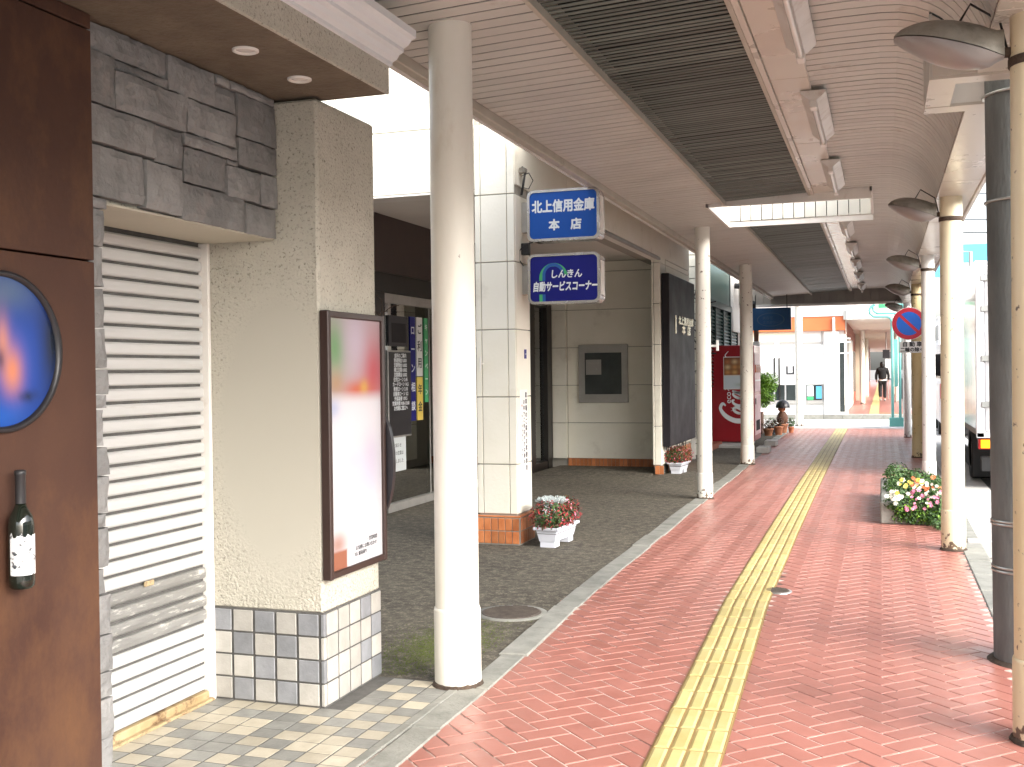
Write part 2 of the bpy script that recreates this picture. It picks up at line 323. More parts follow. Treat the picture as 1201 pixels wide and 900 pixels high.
M['soil'] = mat('soil', (.03, .02, .014), (.05, .035, .025), rough=1, scale=30, bump=1, bscale=60)
M['lamphood'] = mat('weathered_lamp_hood', (.20, .185, .155), (.33, .31, .27), rough=.5, scale=7, detail=8, dirt=(.09, .08, .065), dscale=5, dlo=.5, dhi=.72, bump=.15, bscale=30)
M['lamplens'] = mat('dusty_lamp_visor', (.235, .205, .195), (.32, .285, .27), rough=.28, scale=3, spec=.6)
M['fluo'] = mat('fixture_white', (.66, .62, .57), (.76, .73, .69), rough=.35, scale=4, dirt=(.45, .36, .28), dscale=5, dlo=.55, dhi=.75)
M['tube'] = mat('unlit_tube', (.70, .66, .62), rough=.2)
M['pole'] = mat('old_concrete_pole', (0.095, 0.1026, 0.0988), (0.171, 0.1757, 0.1691), rough=.85, scale=6, detail=9, bump=.5, bscale=60, stretch=(1, 1, .3), dirt=(.08, .08, .075), dscale=2, dlo=.5, dhi=.7)
M['wire'] = mat('black_cable', (.02, .02, .02), rough=.6)
M['band'] = mat('steel_band', (.45, .45, .43), rough=.3, metal=.8)
M['teal'] = mat('mint_green_paint', (.13, .40, .36), (.17, .46, .42), rough=.4, scale=3)
M['greenshut'] = mat('green_louvre_metal', (.018, .060, .052), (.03, .085, .075), rough=.3, scale=3, var=.12)
M['greenwall'] = mat('dark_green_wall', (.012, .035, .032), (.02, .05, .045), rough=.4)
M['block'] = mat('white_block', (.62, .61, .52), (.70, .69, .60), rough=.8, scale=5, bump=.4, bscale=40, var=.05)
M['blockjoint'] = mat('block_joint', (.20, .19, .16), rough=.9)
M['orange'] = mat('orange_fascia', (.50, .12, .035), (.55, .15, .05), rough=.5, scale=1)
M['redbrown'] = mat('red_brown_wall', (.26, .075, .04), (.34, .11, .06), rough=.6, scale=2)
M['farwhite'] = mat('white_shop_wall', (.76, .75, .72), (.80, .79, .77), rough=.7, scale=1.5)
M['farcream'] = mat('cream_shop_wall', (.72, .66, .50), (.78, .72, .57), rough=.7, scale=1.5)
M['fargrey'] = mat('grey_band', (.33, .32, .30), rough=.6)
M['darkwin'] = mat('dark_window', (.025, .03, .03), (.05, .06, .06), rough=.12, scale=2)
M['bluewin'] = mat('blue_sign_shop', (.10, .38, .62), rough=.4)
M['truckside'] = mat('polished_truck_side', (.72, .71, .70), (.80, .79, .78), rough=.10, metal=.95, scale=2, bump=.15, bscale=4, bdist=.004)
M['truckwhite'] = mat('truck_white', (.74, .74, .76), (.80, .80, .81), rough=.3, scale=2, dirt=(.55, .52, .5), dscale=5, dlo=.6, dhi=.8)
M['amber'] = mat('amber_lens', (.75, .36, .01), rough=.2, emit=(1.0, .42, .0), estr=.35)
M['redlens'] = mat('red_lens', (.35, .01, .01), rough=.2)
M['rubber'] = mat('black_rubber', (.012, .012, .013), (.02, .02, .02), rough=.7)
M['signred'] = mat('traffic_red', (.50, .018, .045), rough=.4)
M['signroyal'] = mat('traffic_blue', (.008, .13, .62), rough=.4)
M['leafgreen'] = mat('leaf_green', (.035, .085, .022), (.07, .14, .035), rough=.5, scale=8, var=.45)
M['leaflime'] = mat('leaf_lime', (.10, .24, .015), (.20, .38, .03), rough=.5, scale=8, var=.4)
M['leafred'] = mat('leaf_dark_red', (.10, .025, .015), (.07, .06, .02), rough=.5, scale=14, var=.5)
M['silver'] = mat('silver_leaf', (.42, .48, .48), (.56, .62, .62), rough=.7, scale=10, var=.25)
M['petalred'] = mat('petal_red', (.38, .03, .035), rough=.5, var=.35)
M['petalpink'] = mat('petal_pink', (.72, .20, .34), (.78, .32, .44), rough=.5, var=.25)
M['petalwhite'] = mat('petal_white', (.80, .78, .68), rough=.5, var=.1)
M['petalyellow'] = mat('petal_yellow', (.78, .60, .12), rough=.5, var=.2)
M['petalorange'] = mat('petal_orange', (.62, .20, .08), rough=.5, var=.3)
M['terracotta'] = mat('terracotta', (.42, .17, .09), (.52, .24, .13), rough=.75, scale=10, var=.2)
M['potdark'] = mat('dark_pot', (.035, .045, .055), rough=.4)
M['wood'] = mat('dark_wood', (.10, .045, .025), (.15, .07, .04), rough=.7, scale=8)
M['skin'] = mat('skin', (.48, .28, .20), rough=.5)
M['cloth'] = mat('black_cloth', (.010, .010, .011), (.016, .016, .017), rough=.9)
M['hair'] = mat('black_hair', (.012, .010, .009), rough=.5)
M['manhole'] = mat('cast_iron', (.085, .07, .06), (.15, .125, .105), rough=.75, scale=20, metal=.4)
M['paper'] = mat('white_paper', (.72, .76, .76), rough=.6)
M['bottle'] = mat('dark_bottle_glass', (.008, .012, .008), rough=.08, coat=.5)
M['capsule'] = mat('bottle_capsule', (.025, .025, .027), rough=.4)

# ------------------------------------------------------------------ text helper (built-in font)
def text(name, s, size, loc, rot, m, parent, bold=0.0, shear=0.0, sx=1.0, align='CENTER', extrude=0.002, spacing=1.0):
    cu = bpy.data.curves.new(name, 'FONT'); cu.body = s; cu.size = size; cu.offset = bold; cu.shear = shear
    cu.offset = 0.0
    cu.align_x = align; cu.align_y = 'CENTER'; cu.extrude = extrude; cu.space_character = spacing; cu.resolution_u = 3
    to = bpy.data.objects.new('tmp', cu); COL.objects.link(to)
    dg = bpy.context.evaluated_depsgraph_get()
    me = bpy.data.meshes.new_from_object(to.evaluated_get(dg))
    bpy.data.objects.remove(to); bpy.data.curves.remove(cu)
    org = world_loc(parent) if parent is not None else Vector((0, 0, 0))
    T = Matrix.Translation(Vector(loc) - org) @ rot.to_matrix().to_4x4() @ Matrix.Diagonal((sx, 1, 1, 1))
    if bold > 0:
        bm = bmesh.new(); bm.from_mesh(me); base = [g for g in bm.verts] + [g for g in bm.edges] + [g for g in bm.faces]
        for q, (ax, ay) in enumerate(((1, 0), (-1, 0), (0, 1), (0, -1), (.7, .7), (-.7, -.7), (.7, -.7), (-.7, .7))):
            d_ = bmesh.ops.duplicate(bm, geom=base)
            bmesh.ops.translate(bm, verts=[g for g in d_['geom'] if isinstance(g, bmesh.types.BMVert)], vec=(ax * bold, ay * bold, -.00004 * (q + 1)))
        bm.to_mesh(me); bm.free()
    me.transform(T); me.materials.clear(); me.materials.append(m)
    return link(name, me, parent)
from mathutils import Euler
FRONT = Euler((R(90), 0, 0))            # reads for a viewer looking along +Y
FACEX = Euler((R(90), 0, R(90)))        # on a wall that faces +X

# ================================================================== SETTING
def sheet(name, m, x0, x1, y0, y1, z, parent=None, kind='structure'):
    o = MB().add([(x0, y0, z), (x1, y0, z), (x1, y1, z), (x0, y1, z)], [(0, 1, 2, 3)]).build(name, m, parent, fix=False)
    if parent is None: o['kind'] = kind
    return o
sheet('ground', M['ground'], -900, 900, -900, 900, -.20)
rd = bpy.data.objects.new('road', None); COL.objects.link(rd); tag(rd, kind='structure')
sheet('surface', M['road'], .95, 8.6, -30, 300, -.130, rd)
sheet('gutter', M['palecon'], .78, 1.32, -30, 29.5, -.124, rd)
sheet('edge_line', M['white'], 1.62, 1.77, -30, 29.5, -.1255, rd)
sheet('surface', M['palecon'], -60, .95, 29.9, 36.0, -.130, rd)
sheet('surface', M['palecon'], .95, 8.6, 29.9, 36.0, -.1262, rd)
for k in range(7):
    sheet('crossing_bar', M['white'], -1.4 + k * .9, -.95 + k * .9, 31.2, 34.6, -.1215, rd)

# footway: concrete bed, pavers and joints
fw = bpy.data.objects.new('footway', None); COL.objects.link(fw); tag(fw, kind='structure')
MB().box(-12, .60, -12, 28.6, -.19, -.016).build('bed', M['palecon'], fw)
sheet('joint_bed', M['joint'], -2.05, .60, .5, 28.2, -.0032, fw)
def ramp(name, m, z1):   # dropped edge towards the crossing
    MB().add([(-12, 28.6, z1), (.6, 28.6, z1), (.6, 29.9, -.118), (-12, 29.9, -.118)], [(0, 1, 2, 3)]).build(name, m, fw, fix=False)
ramp('ramp', M['palecon'], -.016)
cu_, sv = math.cos(R(45)), math.sin(R(45))
bw = .1
def tact_c(y):
    pts = [(2, -.66), (4, -.72), (7, -.83), (10, -.865), (15, -.905), (24, -.94), (29, -.95)]
    for (a, xa), (b, xb) in zip(pts, pts[1:]):
        if y <= b: return xa + (xb - xa) * (y - a) / (b - a)
    return pts[-1][1]
def kerb_l(y):
    pts = [(0, -1.73), (3.8, -1.745), (5, -1.755), (7, -1.83), (9, -1.86), (12, -1.90), (16, -1.94), (22, -2.07), (30, -2.12)]
    for (a, xa), (b, xb) in zip(pts, pts[1:]):
        if y <= b: return xa + (xb - xa) * (y - a) / (b - a)
    return pts[-1][1]
brick_me = {}
for nm, ang in (('u', 45), ('v', -45)):
    mb = MB().box(-.0962, .0962, -.0462, .0462, -.02, 0, c=.0022, M=Matrix.Rotation(R(ang), 4, 'Z'))
    brick_me[nm] = mb.mesh('brick', M['brick'])
bricks = []
ox, oy = -1.36, 3.87
for i in range(-60, 300):
    for j in range(-60, 330):
        r_ = (i - j) % 4
        if r_ == 0: ci, cj, kind = i + 1.0, j + .5, 'u'
        elif r_ == 3: ci, cj, kind = i + .5, j + 1.0, 'v'
        else: continue
        x = ox + (ci * cu_ - cj * sv) * bw; y = oy + (ci * sv + cj * cu_) * bw
        if not (.8 < y < 28.1): continue
        if x < kerb_l(y) - .07 or x > .585: continue
        if abs(x - tact_c(y)) < .085: continue
        bricks.append((y, x, kind))
bricks.sort()
vis = [b for b in bricks if b[0] > 3.35]
big = set(id(b) for b in sorted(vis, key=lambda b: math.hypot(b[0], b[1]))[:300])
rest = MB()
protos = {k: ([tuple(v.co) for v in me.vertices], [tuple(p.vertices) for p in me.polygons]) for k, me in brick_me.items()}
low = {}
for nm, ang in (('u', 45), ('v', -45)):
    Mz = Matrix.Rotation(R(ang), 4, 'Z')
    vs = [(-.0965, -.0465, -.004), (.0965, -.0465, -.004), (.0965, .0465, -.004), (-.0965, .0465, -.004),
          (-.094, -.044, 0), (.094, -.044, 0), (.094, .044, 0), (-.094, .044, 0)]
    vs = [tuple(Mz @ Vector(p)) for p in vs]
    low[nm] = (vs, [(4, 5, 6, 7), (0, 1, 5, 4), (1, 2, 6, 5), (2, 3, 7, 6), (3, 0, 4, 7)])
for b in bricks:
    y, x, kind = b
    dz = random.uniform(-.0006, .0006)
    if id(b) in big:
        o = link('brick', brick_me[kind], fw, (x, y, dz)); o.rotation_euler = (random.uniform(-.004, .004), random.uniform(-.004, .004), random.uniform(-.008, .008))
    else:
        vs, fs = low[kind]
        tx, ty = random.uniform(-.004, .004), random.uniform(-.004, .004)
        rest.add([(vx + x, vy + y, vz + dz + vx * tx + vy * ty) for vx, vy, vz in vs], fs)
o = rest.build('bricks', M['brick'], fw, fix=False); o['kind'] = 'stuff'

# tactile strip: real raised bars, one tile every 26 cm
tp = bpy.data.objects.new('tactile_paving', None); COL.objects.link(tp); tag(tp, kind='structure')
mb = MB()
hw = .143
L = .26
ys = [1.6 + L * k for k in range(102)]
strip = MB(); vs = []
for y in ys: vs += [(tact_c(y) - hw, y, .0042), (tact_c(y) + hw, y, .0042)]
strip.add(vs, [(2 * k, 2 * k + 1, 2 * k + 3, 2 * k + 2) for k in range(len(ys) - 1)]).build('tactile_bed', M['tjoint'], tp, fix=False)
tm = MB()
tm.box(-.1365, .1365, .0015, L - .0025, -.004, .0025, c=.001)
for k in range(4):
    xx = -.103 + k * .0685
    prof = [(xx - .029, .0025), (xx - .019, .0075), (xx + .019, .0075), (xx + .029, .0025)]
    n0 = [(px_, y_, z_) for y_ in (.006, L - .007) for px_, z_ in prof]
    n0 += [(xx - .019, .016, .0075), (xx + .019, .016, .0075), (xx - .019, L - .017, .0075), (xx + .019, L - .017, .0075)]
    # 0..3 front, 4..7 back, 8,9 top front, 10,11 top back
    n0[1] = (xx - .026, .006, .0026); n0[2] = (xx + .026, .006, .0026); n0[5] = (xx - .026, L - .007, .0026); n0[6] = (xx + .026, L - .007, .0026)
    tm.add(n0, [(8, 9, 11, 10), (0, 8, 10, 4), (3, 7, 11, 9), (0, 3, 9, 8), (4, 10, 11, 7)])
tme = tm.mesh('tactile_tile', M['tplate'], fix=True); tme.materials.append(M['tactile'])
for p in tme.polygons:
    if p.center.z > .0035: p.material_index = 1
for y in ys[:-1]:
    a = math.atan2(tact_c(y + L) - tact_c(y), L)
    o = link('tactile_tile', tme, tp, (tact_c(y) + random.uniform(-.001, .001), y, .006 + random.uniform(-.0007, .0007))); o.rotation_euler.z = -a

# left kerb row of blocks
kb = bpy.data.objects.new('kerb', None); COL.objects.link(kb); tag(kb, kind='structure')
y = 1.2
while y < 27.6:
    ln = .60 + random.uniform(-.02, .02)
    x1a = kerb_l(y) + random.uniform(-.008, .008); x1b = kerb_l(y + ln) + random.uniform(-.008, .008)
    wd = .13 if y < 5 else .155
    m_ = MB(); g_ = .004
    za = .006 + random.uniform(0, .006)
    top = [(x1a - wd, y + g_), (x1a, y + g_), (x1b, y + ln - g_), (x1b - wd, y + ln - g_)]
    c_ = .006
    ins = [(x1a - wd + c_, y + g_ + c_), (x1a - c_, y + g_ + c_), (x1b - c_, y + ln - g_ - c_), (x1b - wd + c_, y + ln - g_ - c_)]
    vs = [(a, b, -.05) for a, b in top] + [(a, b, za - c_) for a, b in top] + [(a, b, za) for a, b in ins]
    fs = [(8, 9, 10, 11)] + [(i, (i + 1) % 4, 4 + (i + 1) % 4, 4 + i) for i in range(4)] + [(4 + i, 4 + (i + 1) % 4, 8 + (i + 1) % 4, 8 + i) for i in range(4)]
    m_.add(vs, fs).build('kerb_stone', M['concrete'], kb)
    y += ln
y = -6
while y < 28.2:     # road-side kerb
    bx('kerb_stone', M['concrete'], kb, .596, .78, y + .004, y + .596, -.19, .005 + random.uniform(-.002, .002), c=.012)
    y += .6
for k in range(26):  # kerb of the far side of the crossing
    bx('kerb_stone', M['concrete'], kb, -9 + k * .6, -8.405 + k * .6, 36.0, 36.15, -.19, .02, c=.012)

# asphalt yard beside the footway
yd = MB()
ed = [(-1.88, 4.82)] + [(kerb_l(y) - .10, y) for y in np.arange(5.2, 27.8, .6)]
vs = [(x, y, -.002) for x, y in ed] + [(-12, y, -.002) for x, y in ed]
n = len(ed)
yd.add(vs, [(n + i, i, i + 1, n + i + 1) for i in range(n - 1)])
o = yd.build('yard', M['asphalt'], None, fix=False); tag(o, kind='structure')
ms = MB()
for _ in range(5200):
    a = random.gauss(0, 1); b = random.gauss(0, 1)
    x, y = -2.28 + a * .14, 5.45 + b * .32
    if x > -1.98 or y < 4.87: continue
    r_ = random.uniform(.002, .005); t_ = random.uniform(0, 6.28)
    ms.add([(x + r_ * math.cos(t_), y + r_ * math.sin(t_), .0), (x - r_ * math.sin(t_), y + r_ * math.cos(t_), .0015), (x - r_ * math.cos(t_), y - r_ * math.sin(t_), .0), (x, y, .005)],
           [(0, 1, 3), (1, 2, 3), (0, 3, 2)])
o = ms.build('moss', M['moss'], None, fix=False); tag(o, 'low green moss on the asphalt behind the nearest column', 'moss', kind='stuff')

# far footway of the second arcade
fp = bpy.data.objects.new('far_footway', None); COL.objects.link(fp); tag(fp, kind='structure')
MB().box(-14, 1.0, 36.15, 140, -.19, -.001).build('bed', M['palecon'], fp)
sheet('paver_field', M['brick'], -1.25, .95, 37.0, 140, .004, fp)
sheet('tactile_band', M['tactile'], -.42, -.12, 37.0, 140, .009, fp)
sheet('tactile_band', M['tactile'], -.12, .95, 37.4, 37.75, .010, fp)

# manholes
def manhole(x, y, r, label):
    t = thing('manhole_cover', (x, y, 0), label, 'manhole cover')
    MB().lathe(x, y, [(r, -.01), (r, .006), (r * .86, .007)], 36).build('rim', M['concrete'] if r > .2 else M['band'], t)
    MB().lathe(x, y, [(r * .84, -.005), (r * .84, .009), (r * .8, .011)], 36).build('lid', M['manhole'], t)
    st = MB()
    q = r * .8
    k = -q
    while k < q:
        h = math.sqrt(max(q * q - k * k, 0)) * .95
        if h > .01: st.box(x - h, x + h, y + k, y + k + q * .05, .010, .0135)
        k += q * .14
    st.build('tread', M['manhole'], t)
manhole(-2.17, 6.33, .22, 'round iron manhole cover with pale concrete rim in the dark asphalt')
manhole(-.675, 7.43, .095, 'small round iron cover at the edge of the yellow tactile strip')

# ================================================================== ARCADE ROOF
roof = bpy.data.objects.new('ceiling', None); COL.objects.link(roof); tag(roof, kind='structure')
def zc(x): return 3.10 + .05 * (x + 2.28)
Y0, Y1 = -5.0, 25.0
WY0, WY1, WX0, WX1 = 10.97, 12.60, -1.63, -.10
rprof = [(-.40, 3.198), (-.2, 3.204), (.0, 3.205), (.09, 3.198), (.16, 3.180), (.22, 3.152), (.27, 3.118), (.315, 3.075), (.35, 3.028), (.38, 2.978), (.405, 2.928), (.425, 2.87)]
lprof = [(-2.28, zc(-2.28)), (-1.47, zc(-1.47))]
def slat_mesh(name, prof, y0, y1, th=.0035):
    m_ = MB(); n = len(prof)
    pts = []
    for i, (x, z) in enumerate(prof):
        a = prof[max(i - 1, 0)]; b = prof[min(i + 1, n - 1)]
        dx, dz = b[0] - a[0], b[1] - a[1]; l_ = math.hypot(dx, dz)
        pts.append((x, z, x - dz / l_ * th, z + dx / l_ * th))
    vs = []
    for y in (y0, y1):
        for p in pts: vs += [(p[0], y, p[1]), (p[2], y, p[3])]
    fs = []
    o2 = 2 * n
    for i in range(n - 1):
        a, b, c, d_ = 2 * i, 2 * i + 1, 2 * i + 2, 2 * i + 3
        fs += [(a, c, c + o2, a + o2), (b, b + o2, d_ + o2, d_), (a, b, d_, c), (a + o2, c + o2, d_ + o2, b + o2)]
    fs += [(0, o2, o2 + 1, 1), (2 * n - 2, 2 * n - 1, 2 * n - 1 + o2, 2 * n - 2 + o2)]
    return m_.add(vs, fs)
P_ = .1155; W_ = .1015
def clipx(prof, xmin=None, xmax=None):
    out = []
    for (xa, za), (xb, zb) in zip(prof, prof[1:]):
        for X_ in (xmin, xmax):
            pass
    pr = list(prof)
    def at(x):
        for (xa, za), (xb, zb) in zip(prof, prof[1:]):
            if xa <= x <= xb: return za + (zb - za) * (x - xa) / (xb - xa)
    if xmin is not None: pr = [(xmin, at(xmin))] + [p for p in pr if p[0] > xmin + 1e-4]
    if xmax is not None: pr = [p for p in pr if p[0] < xmax - 1e-4] + [(xmax, at(xmax))]
    return pr
variants = {'l': lprof, 'lw': clipx(lprof, xmax=WX0 - .02), 'r': rprof, 'rw': clipx(rprof, xmin=WX1 + .02), 'rn': clipx(rprof, xmax=.222)}
smesh = {k: slat_mesh('slat', v, 0, W_).mesh('slat', M['slat']) for k, v in variants.items()}
far_sl = MB()
NS = int((Y1 - Y0) / P_)
slats = []
for k in range(NS):
    y = Y0 + k * P_
    inw = WY0 - .09 < y < WY1
    slats.append((y, 'lw' if inw else 'l')); 
    slats.append((y, 'rw' if inw else ('rn' if 5.44 < y < 6.26 else 'r')))
near = [s for s in slats if s[0] > 3.6][:300]
nearset = set((round(s[0], 4), s[1]) for s in near)
for y, k in slats:
    if (round(y, 4), k) in nearset:
        o = link('slat', smesh[k], roof, (0, y, random.uniform(-.0008, .0008)))
    else:
        far_sl.v and None
        m_ = slat_mesh('s', variants[k], y, y + W_); far_sl.add(m_.v, m_.f)
o = far_sl.build('slats', M['slat'], roof); o['kind'] = 'stuff'
# dark backing above the slats, and the roof slab with its two openings
bk = MB()
for x0, x1, y0, y1 in ((-2.3, .34, Y0, 5.44), (-2.3, .2, 5.44, 6.36), (-2.3, .34, 6.36, WY0), (-2.3, WX0 - .02, WY0, WY1), (WX1 + .02, .34, WY0, WY1), (-2.3, .34, WY1, Y1)):
    bk.box(x0, x1, y0, y1, 3.36, 3.40)
bk.build('backing', M['void'], roof)
rb = MB()
for x0, x1, y0, y1 in ((-2.34, .72, Y0, 5.44), (-2.34, .20, 5.44, 6.36), (-2.34, .72, 6.36, WY0), (-2.34, WX0 - .02, WY0, WY1), (WX1 + .02, .72, WY0, WY1), (-2.34, .72, WY1, Y1)):
    rb.box(x0, x1, y0, y1, 3.72, 3.80)
rb.build('roof_sheet', M['trim'], roof)
bw_ = MB()      # closed backs so no sky leaks through slat joints
bw_.prism([(-2.30, 3.12), (-2.30, 3.36), (-2.27, 3.36), (-2.27, 3.12)], 'y', Y0, Y1)
for ya, yb in ((Y0, 5.44), (6.36, Y1)):
    bw_.prism([(.445, 2.87), (.445, 3.0), (.36, 3.15), (.34, 3.38), (.36, 3.38), (.40, 3.15), (.47, 3.0), (.47, 2.87)], 'y', ya, yb)
bw_.build('backing', M['void'], roof)
# left eave trim
bx('eave_trim', M['trim'], roof, -2.345, -2.285, Y0, Y1, 3.045, 3.82, c=.006)
bx('eave_trim', M['whitetrim'], roof, -2.36, -2.347, Y0, Y1, 3.035, 3.10)
bx('gap_shade', M['trim'], roof, -2.965, -2.35, 8.87, 17.9, 3.80, 3.83)  # unseen sheet added over the gap to keep the wall band in shade
# grille sections
def grille(ya, yb):
    for xx in (-1.462, -.655):
        bx('grille_frame', M['trim'], roof, xx - .012, xx + .012, ya, yb, 3.10 if xx < -1 else 3.155, 3.23)
    bx('frame_strip', M['panel'], roof, -.642, -.612, ya, yb, 3.158, 3.2)
grille(Y0, WY0 - .03); grille(WY1 + .05, 24.9)
fm = MB().prism([(-.015, -.002), (.015, -.0035), (.015, .001), (-.015, .001)], 'x', -.405, .405).mesh('fin', M['fin'])
fs_ = MB(); cnt = 0
y = Y0 + .03
while y < 24.85:
    if not (WY0 - .06 < y < WY1 + .07):
        tilt = .0
        zz = 3.165
        if 4.0 < y < 10.9:
            o = link('fin', fm, roof, (-1.056, y, zz + random.uniform(-.002, .002))); o.rotation_euler = (random.uniform(-.03, .03), -.05, random.uniform(-.004, .004)); cnt += 1
        else:
            q = random.uniform(-.002, .002)
            fs_.add([(x, y + a, 3.165 + b + q + .05 * (x + 1.056)) for x in (-1.461, -.651) for a, b in ((-.015, -.002), (.015, -.0035), (.015, .001), (-.015, .001))],
                    [(0, 1, 2, 3), (7, 6, 5, 4), (0, 4, 5, 1), (1, 5, 6, 2), (2, 6, 7, 3), (3, 7, 4, 0)])
    y += .0575
o = fs_.build('fins', M['fin'], roof); o['kind'] = 'stuff'
# flat panel strip between grille and right slats
y = Y0
k = 0
while y < 24.8:
    ln = 1.93
    ya, yb = y + .004, min(y + ln - .004, 24.85)
    if ya < WY0 < yb: yb = WY0 - .02
    if WY0 < ya < WY1: ya = WY1 + .06
    if yb > ya: bx('strip_panel', M['panel'] if ya < 11 else M['foil'], roof, -.61, -.395, ya, yb, 3.176, 3.196, c=.003)
    y += ln
# fascia underside and outer face on the road side
for ya, yb in ((Y0, 5.54), (6.28, 25.0)):
    y = ya
    while y < yb - .01:
        y2 = min(y + 2.4, yb)
        bx('fascia_panel', M['panel'], roof, .428, .70, y + .003, y2 - .003, 2.85, 2.868, c=.003)
        bx('fascia_panel', M['whitetrim'], roof, .702, .73, y + .003, y2 - .003, 2.83, 3.76, c=.003)
        y = y2
# boxed notch round the utility pole
NX0 = .222
nb = [('notch_side', NX0, .235, 5.54, 6.28, 2.85, 3.16), ]
bx('notch_panel', M['slat'], roof, NX0, .236, 5.54, 6.28, 2.852, 3.15)
bx('notch_panel', M['panel'], roof, NX0, .345, 5.66, 6.14, 2.84, 2.852)
bx('notch_panel', M['panel'], roof, NX0, .73, 5.54, 5.66, 2.838, 2.853)
bx('notch_panel', M['panel'], roof, NX0, .73, 6.14, 6.28, 2.838, 2.853)
bx('notch_panel', M['whitetrim'], roof, .73, .745, 5.54, 5.66, 2.838, 3.2)
bx('notch_panel', M['whitetrim'], roof, .345, .73, 6.14, 6.152, 2.853, 3.76)
bx('notch_panel', M['whitetrim'], roof, .345, .73, 5.648, 5.66, 2.853, 3.76)
bx('notch_panel', M['whitetrim'], roof, .333, .345, 5.66, 6.14, 2.852, 3.76)
curve = [p for p in rprof if p[0] > .23]
for ya in (5.528, 6.282):
    MB().prism([(.236, 2.854), (.427, 2.854)] + [(x, z - .001) for x, z in curve[::-1]] + [(.236, 3.14)], 'y', ya, ya + .010).build('notch_panel', M['panel'], roof)
# skylight well
bx('well_frame', M['whitetrim'], roof, WX0 - .02, WX1 + .02, WY0 - .03, WY0 + .01, 3.10, 3.74)
bx('well_frame', M['whitetrim'], roof, WX0 - .02, WX1 + .02, WY1 + .005, WY1 + .045, 3.105, 3.165)
for xa in (WX0 - .025, WX1 + .0):
    bx('well_frame', M['whitetrim'], roof, xa, xa + .025, WY0 - .03, WY1 + .04, 3.10 if xa < -1 else 3.165, 3.74)
n = 13
pw = (WX1 - WX0) / n
for k in range(n):
    bx('plank', M['plank'], roof, WX0 + k * pw + .004, WX0 + (k + 1) * pw - .004, WY1 - .012, WY1 + .004, 3.168, 3.74, c=.003)
# end beam with vertical planks
n = 24
for k in range(n):
    xa = -3.55 + k * .175
    bx('plank', M['darkplank'], roof, xa + .004, xa + .171, 25.02, 25.05, 2.93, 3.56, c=.003)
bx('end_beam', M['darkplank'], roof, -3.6, .72, 25.055, 25.2, 2.93, 3.7)
bx('end_beam_trim', M['whitetrim'], roof, -3.6, .72, 24.97, 25.22, 2.875, 2.928, c=.005)

# fluorescent fixtures under the panel strip
def fixture(y0, y1, label, x=-.385, drop=0.0):
    t = thing('light_fixture', (x, (y0 + y1) / 2, 3.17), label, 'light fixture', 'unlit fluorescent fixtures along the ceiling')
    z = 3.170 - drop
    MB().prism([(x - .075, z), (x + .075, z), (x + .075, z - .012), (x + .02, z - .060), (x - .02, z - .060), (x - .075, z - .012)], 'y', y0, y1).build('housing', M['fluo'], t)
    MB().tube([(x, y0 + .10, z - .083), (x, y1 - .10, z - .083)], .016, 12).build('tube', M['tube'], t)
    for yy in (y0 + .05, y1 - .05):
        MB().box(x - .022, x + .022, yy - .05, yy + .05, z - .105, z - .058, c=.006).build('socket', M['fluo'], t)
    return t
names = ['unlit fluorescent fixture nearest the camera at the top edge', 'unlit fluorescent fixture with bare tube just before the skylight well',
         'unlit fluorescent fixture right beside the near lip of the skylight well', 'first fluorescent fixture beyond the skylight well',
         'second fluorescent fixture beyond the skylight well', 'third fluorescent fixture beyond the skylight well',
         'fourth fluorescent fixture beyond the skylight well', 'farthest fluorescent fixture, by the dark end beam']
for lb, (a, b) in zip(names, [(4.55, 5.88), (6.88, 8.15), (9.2, 10.45), (13.0, 14.2), (15.4, 16.6), (17.8, 19.0), (20.2, 21.4), (22.8, 24.0)]):
    fixture(a, b, lb)

# ---------------------------------------------------------------- columns
def column(x, y, r, ztop, m, label, sleeve=.37, lamp=False, foot=True, group='round arcade columns'):
    t = thing('column', (x, y, 0), label, 'column', group)
    MB().lathe(x, y, [(r, sleeve), (r, ztop * .5), (r * .985, ztop)], 40).build('shaft', m, t)
    MB().lathe(x, y, [(r * 1.07, .006), (r * 1.07, sleeve - .012), (r * 1.04, sleeve), (r * .99, sleeve + .002)], 40).build('sleeve', m, t)
    if foot:
        f_ = MB(); vs = []; nn = 40
        for rr, z in ((1.20, .0), (1.14, .012), (1.05, .02)):
            for k in range(nn):
                q = rr + .05 * mnoise.noise(Vector((k * .45, y, rr * 3))); vs.append((x + r * q * math.cos(2 * math.pi * k / nn), y + r * q * math.sin(2 * math.pi * k / nn), z + .004 * random.random()))
        f_.add(vs, [(i * nn + k, i * nn + (k + 1) % nn, (i + 1) * nn + (k + 1) % nn, (i + 1) * nn + k) for i in range(2) for k in range(nn)])
        f_.build('rusted_foot', M['rust'], t)
    return t
c1 = column(-1.925, 4.82, .104, 3.13, M['nearcream'], 'large cream round column nearest the camera, beside the tiled shop step')
for px_, pz in ((-2.0, 1.06), ):
    pass
column(-1.945, 12.6, .085, 3.14, M['cream'], 'slim cream column in front of the black wall sign and vines', sleeve=.30)
column(-2.0, 17.27, .10, 3.13, M['cream'], 'cream column with rust streak in front of the red vending machine', sleeve=.30)
column(-2.04, 29.1, .095, 3.2, M['cream'], 'farthest left column, alone in the open beyond the end beam', sleeve=.30)
bx('gutter_beam', M['trim'], roof, -2.14, -1.94, 25.21, 29.3, 3.18, 3.36)
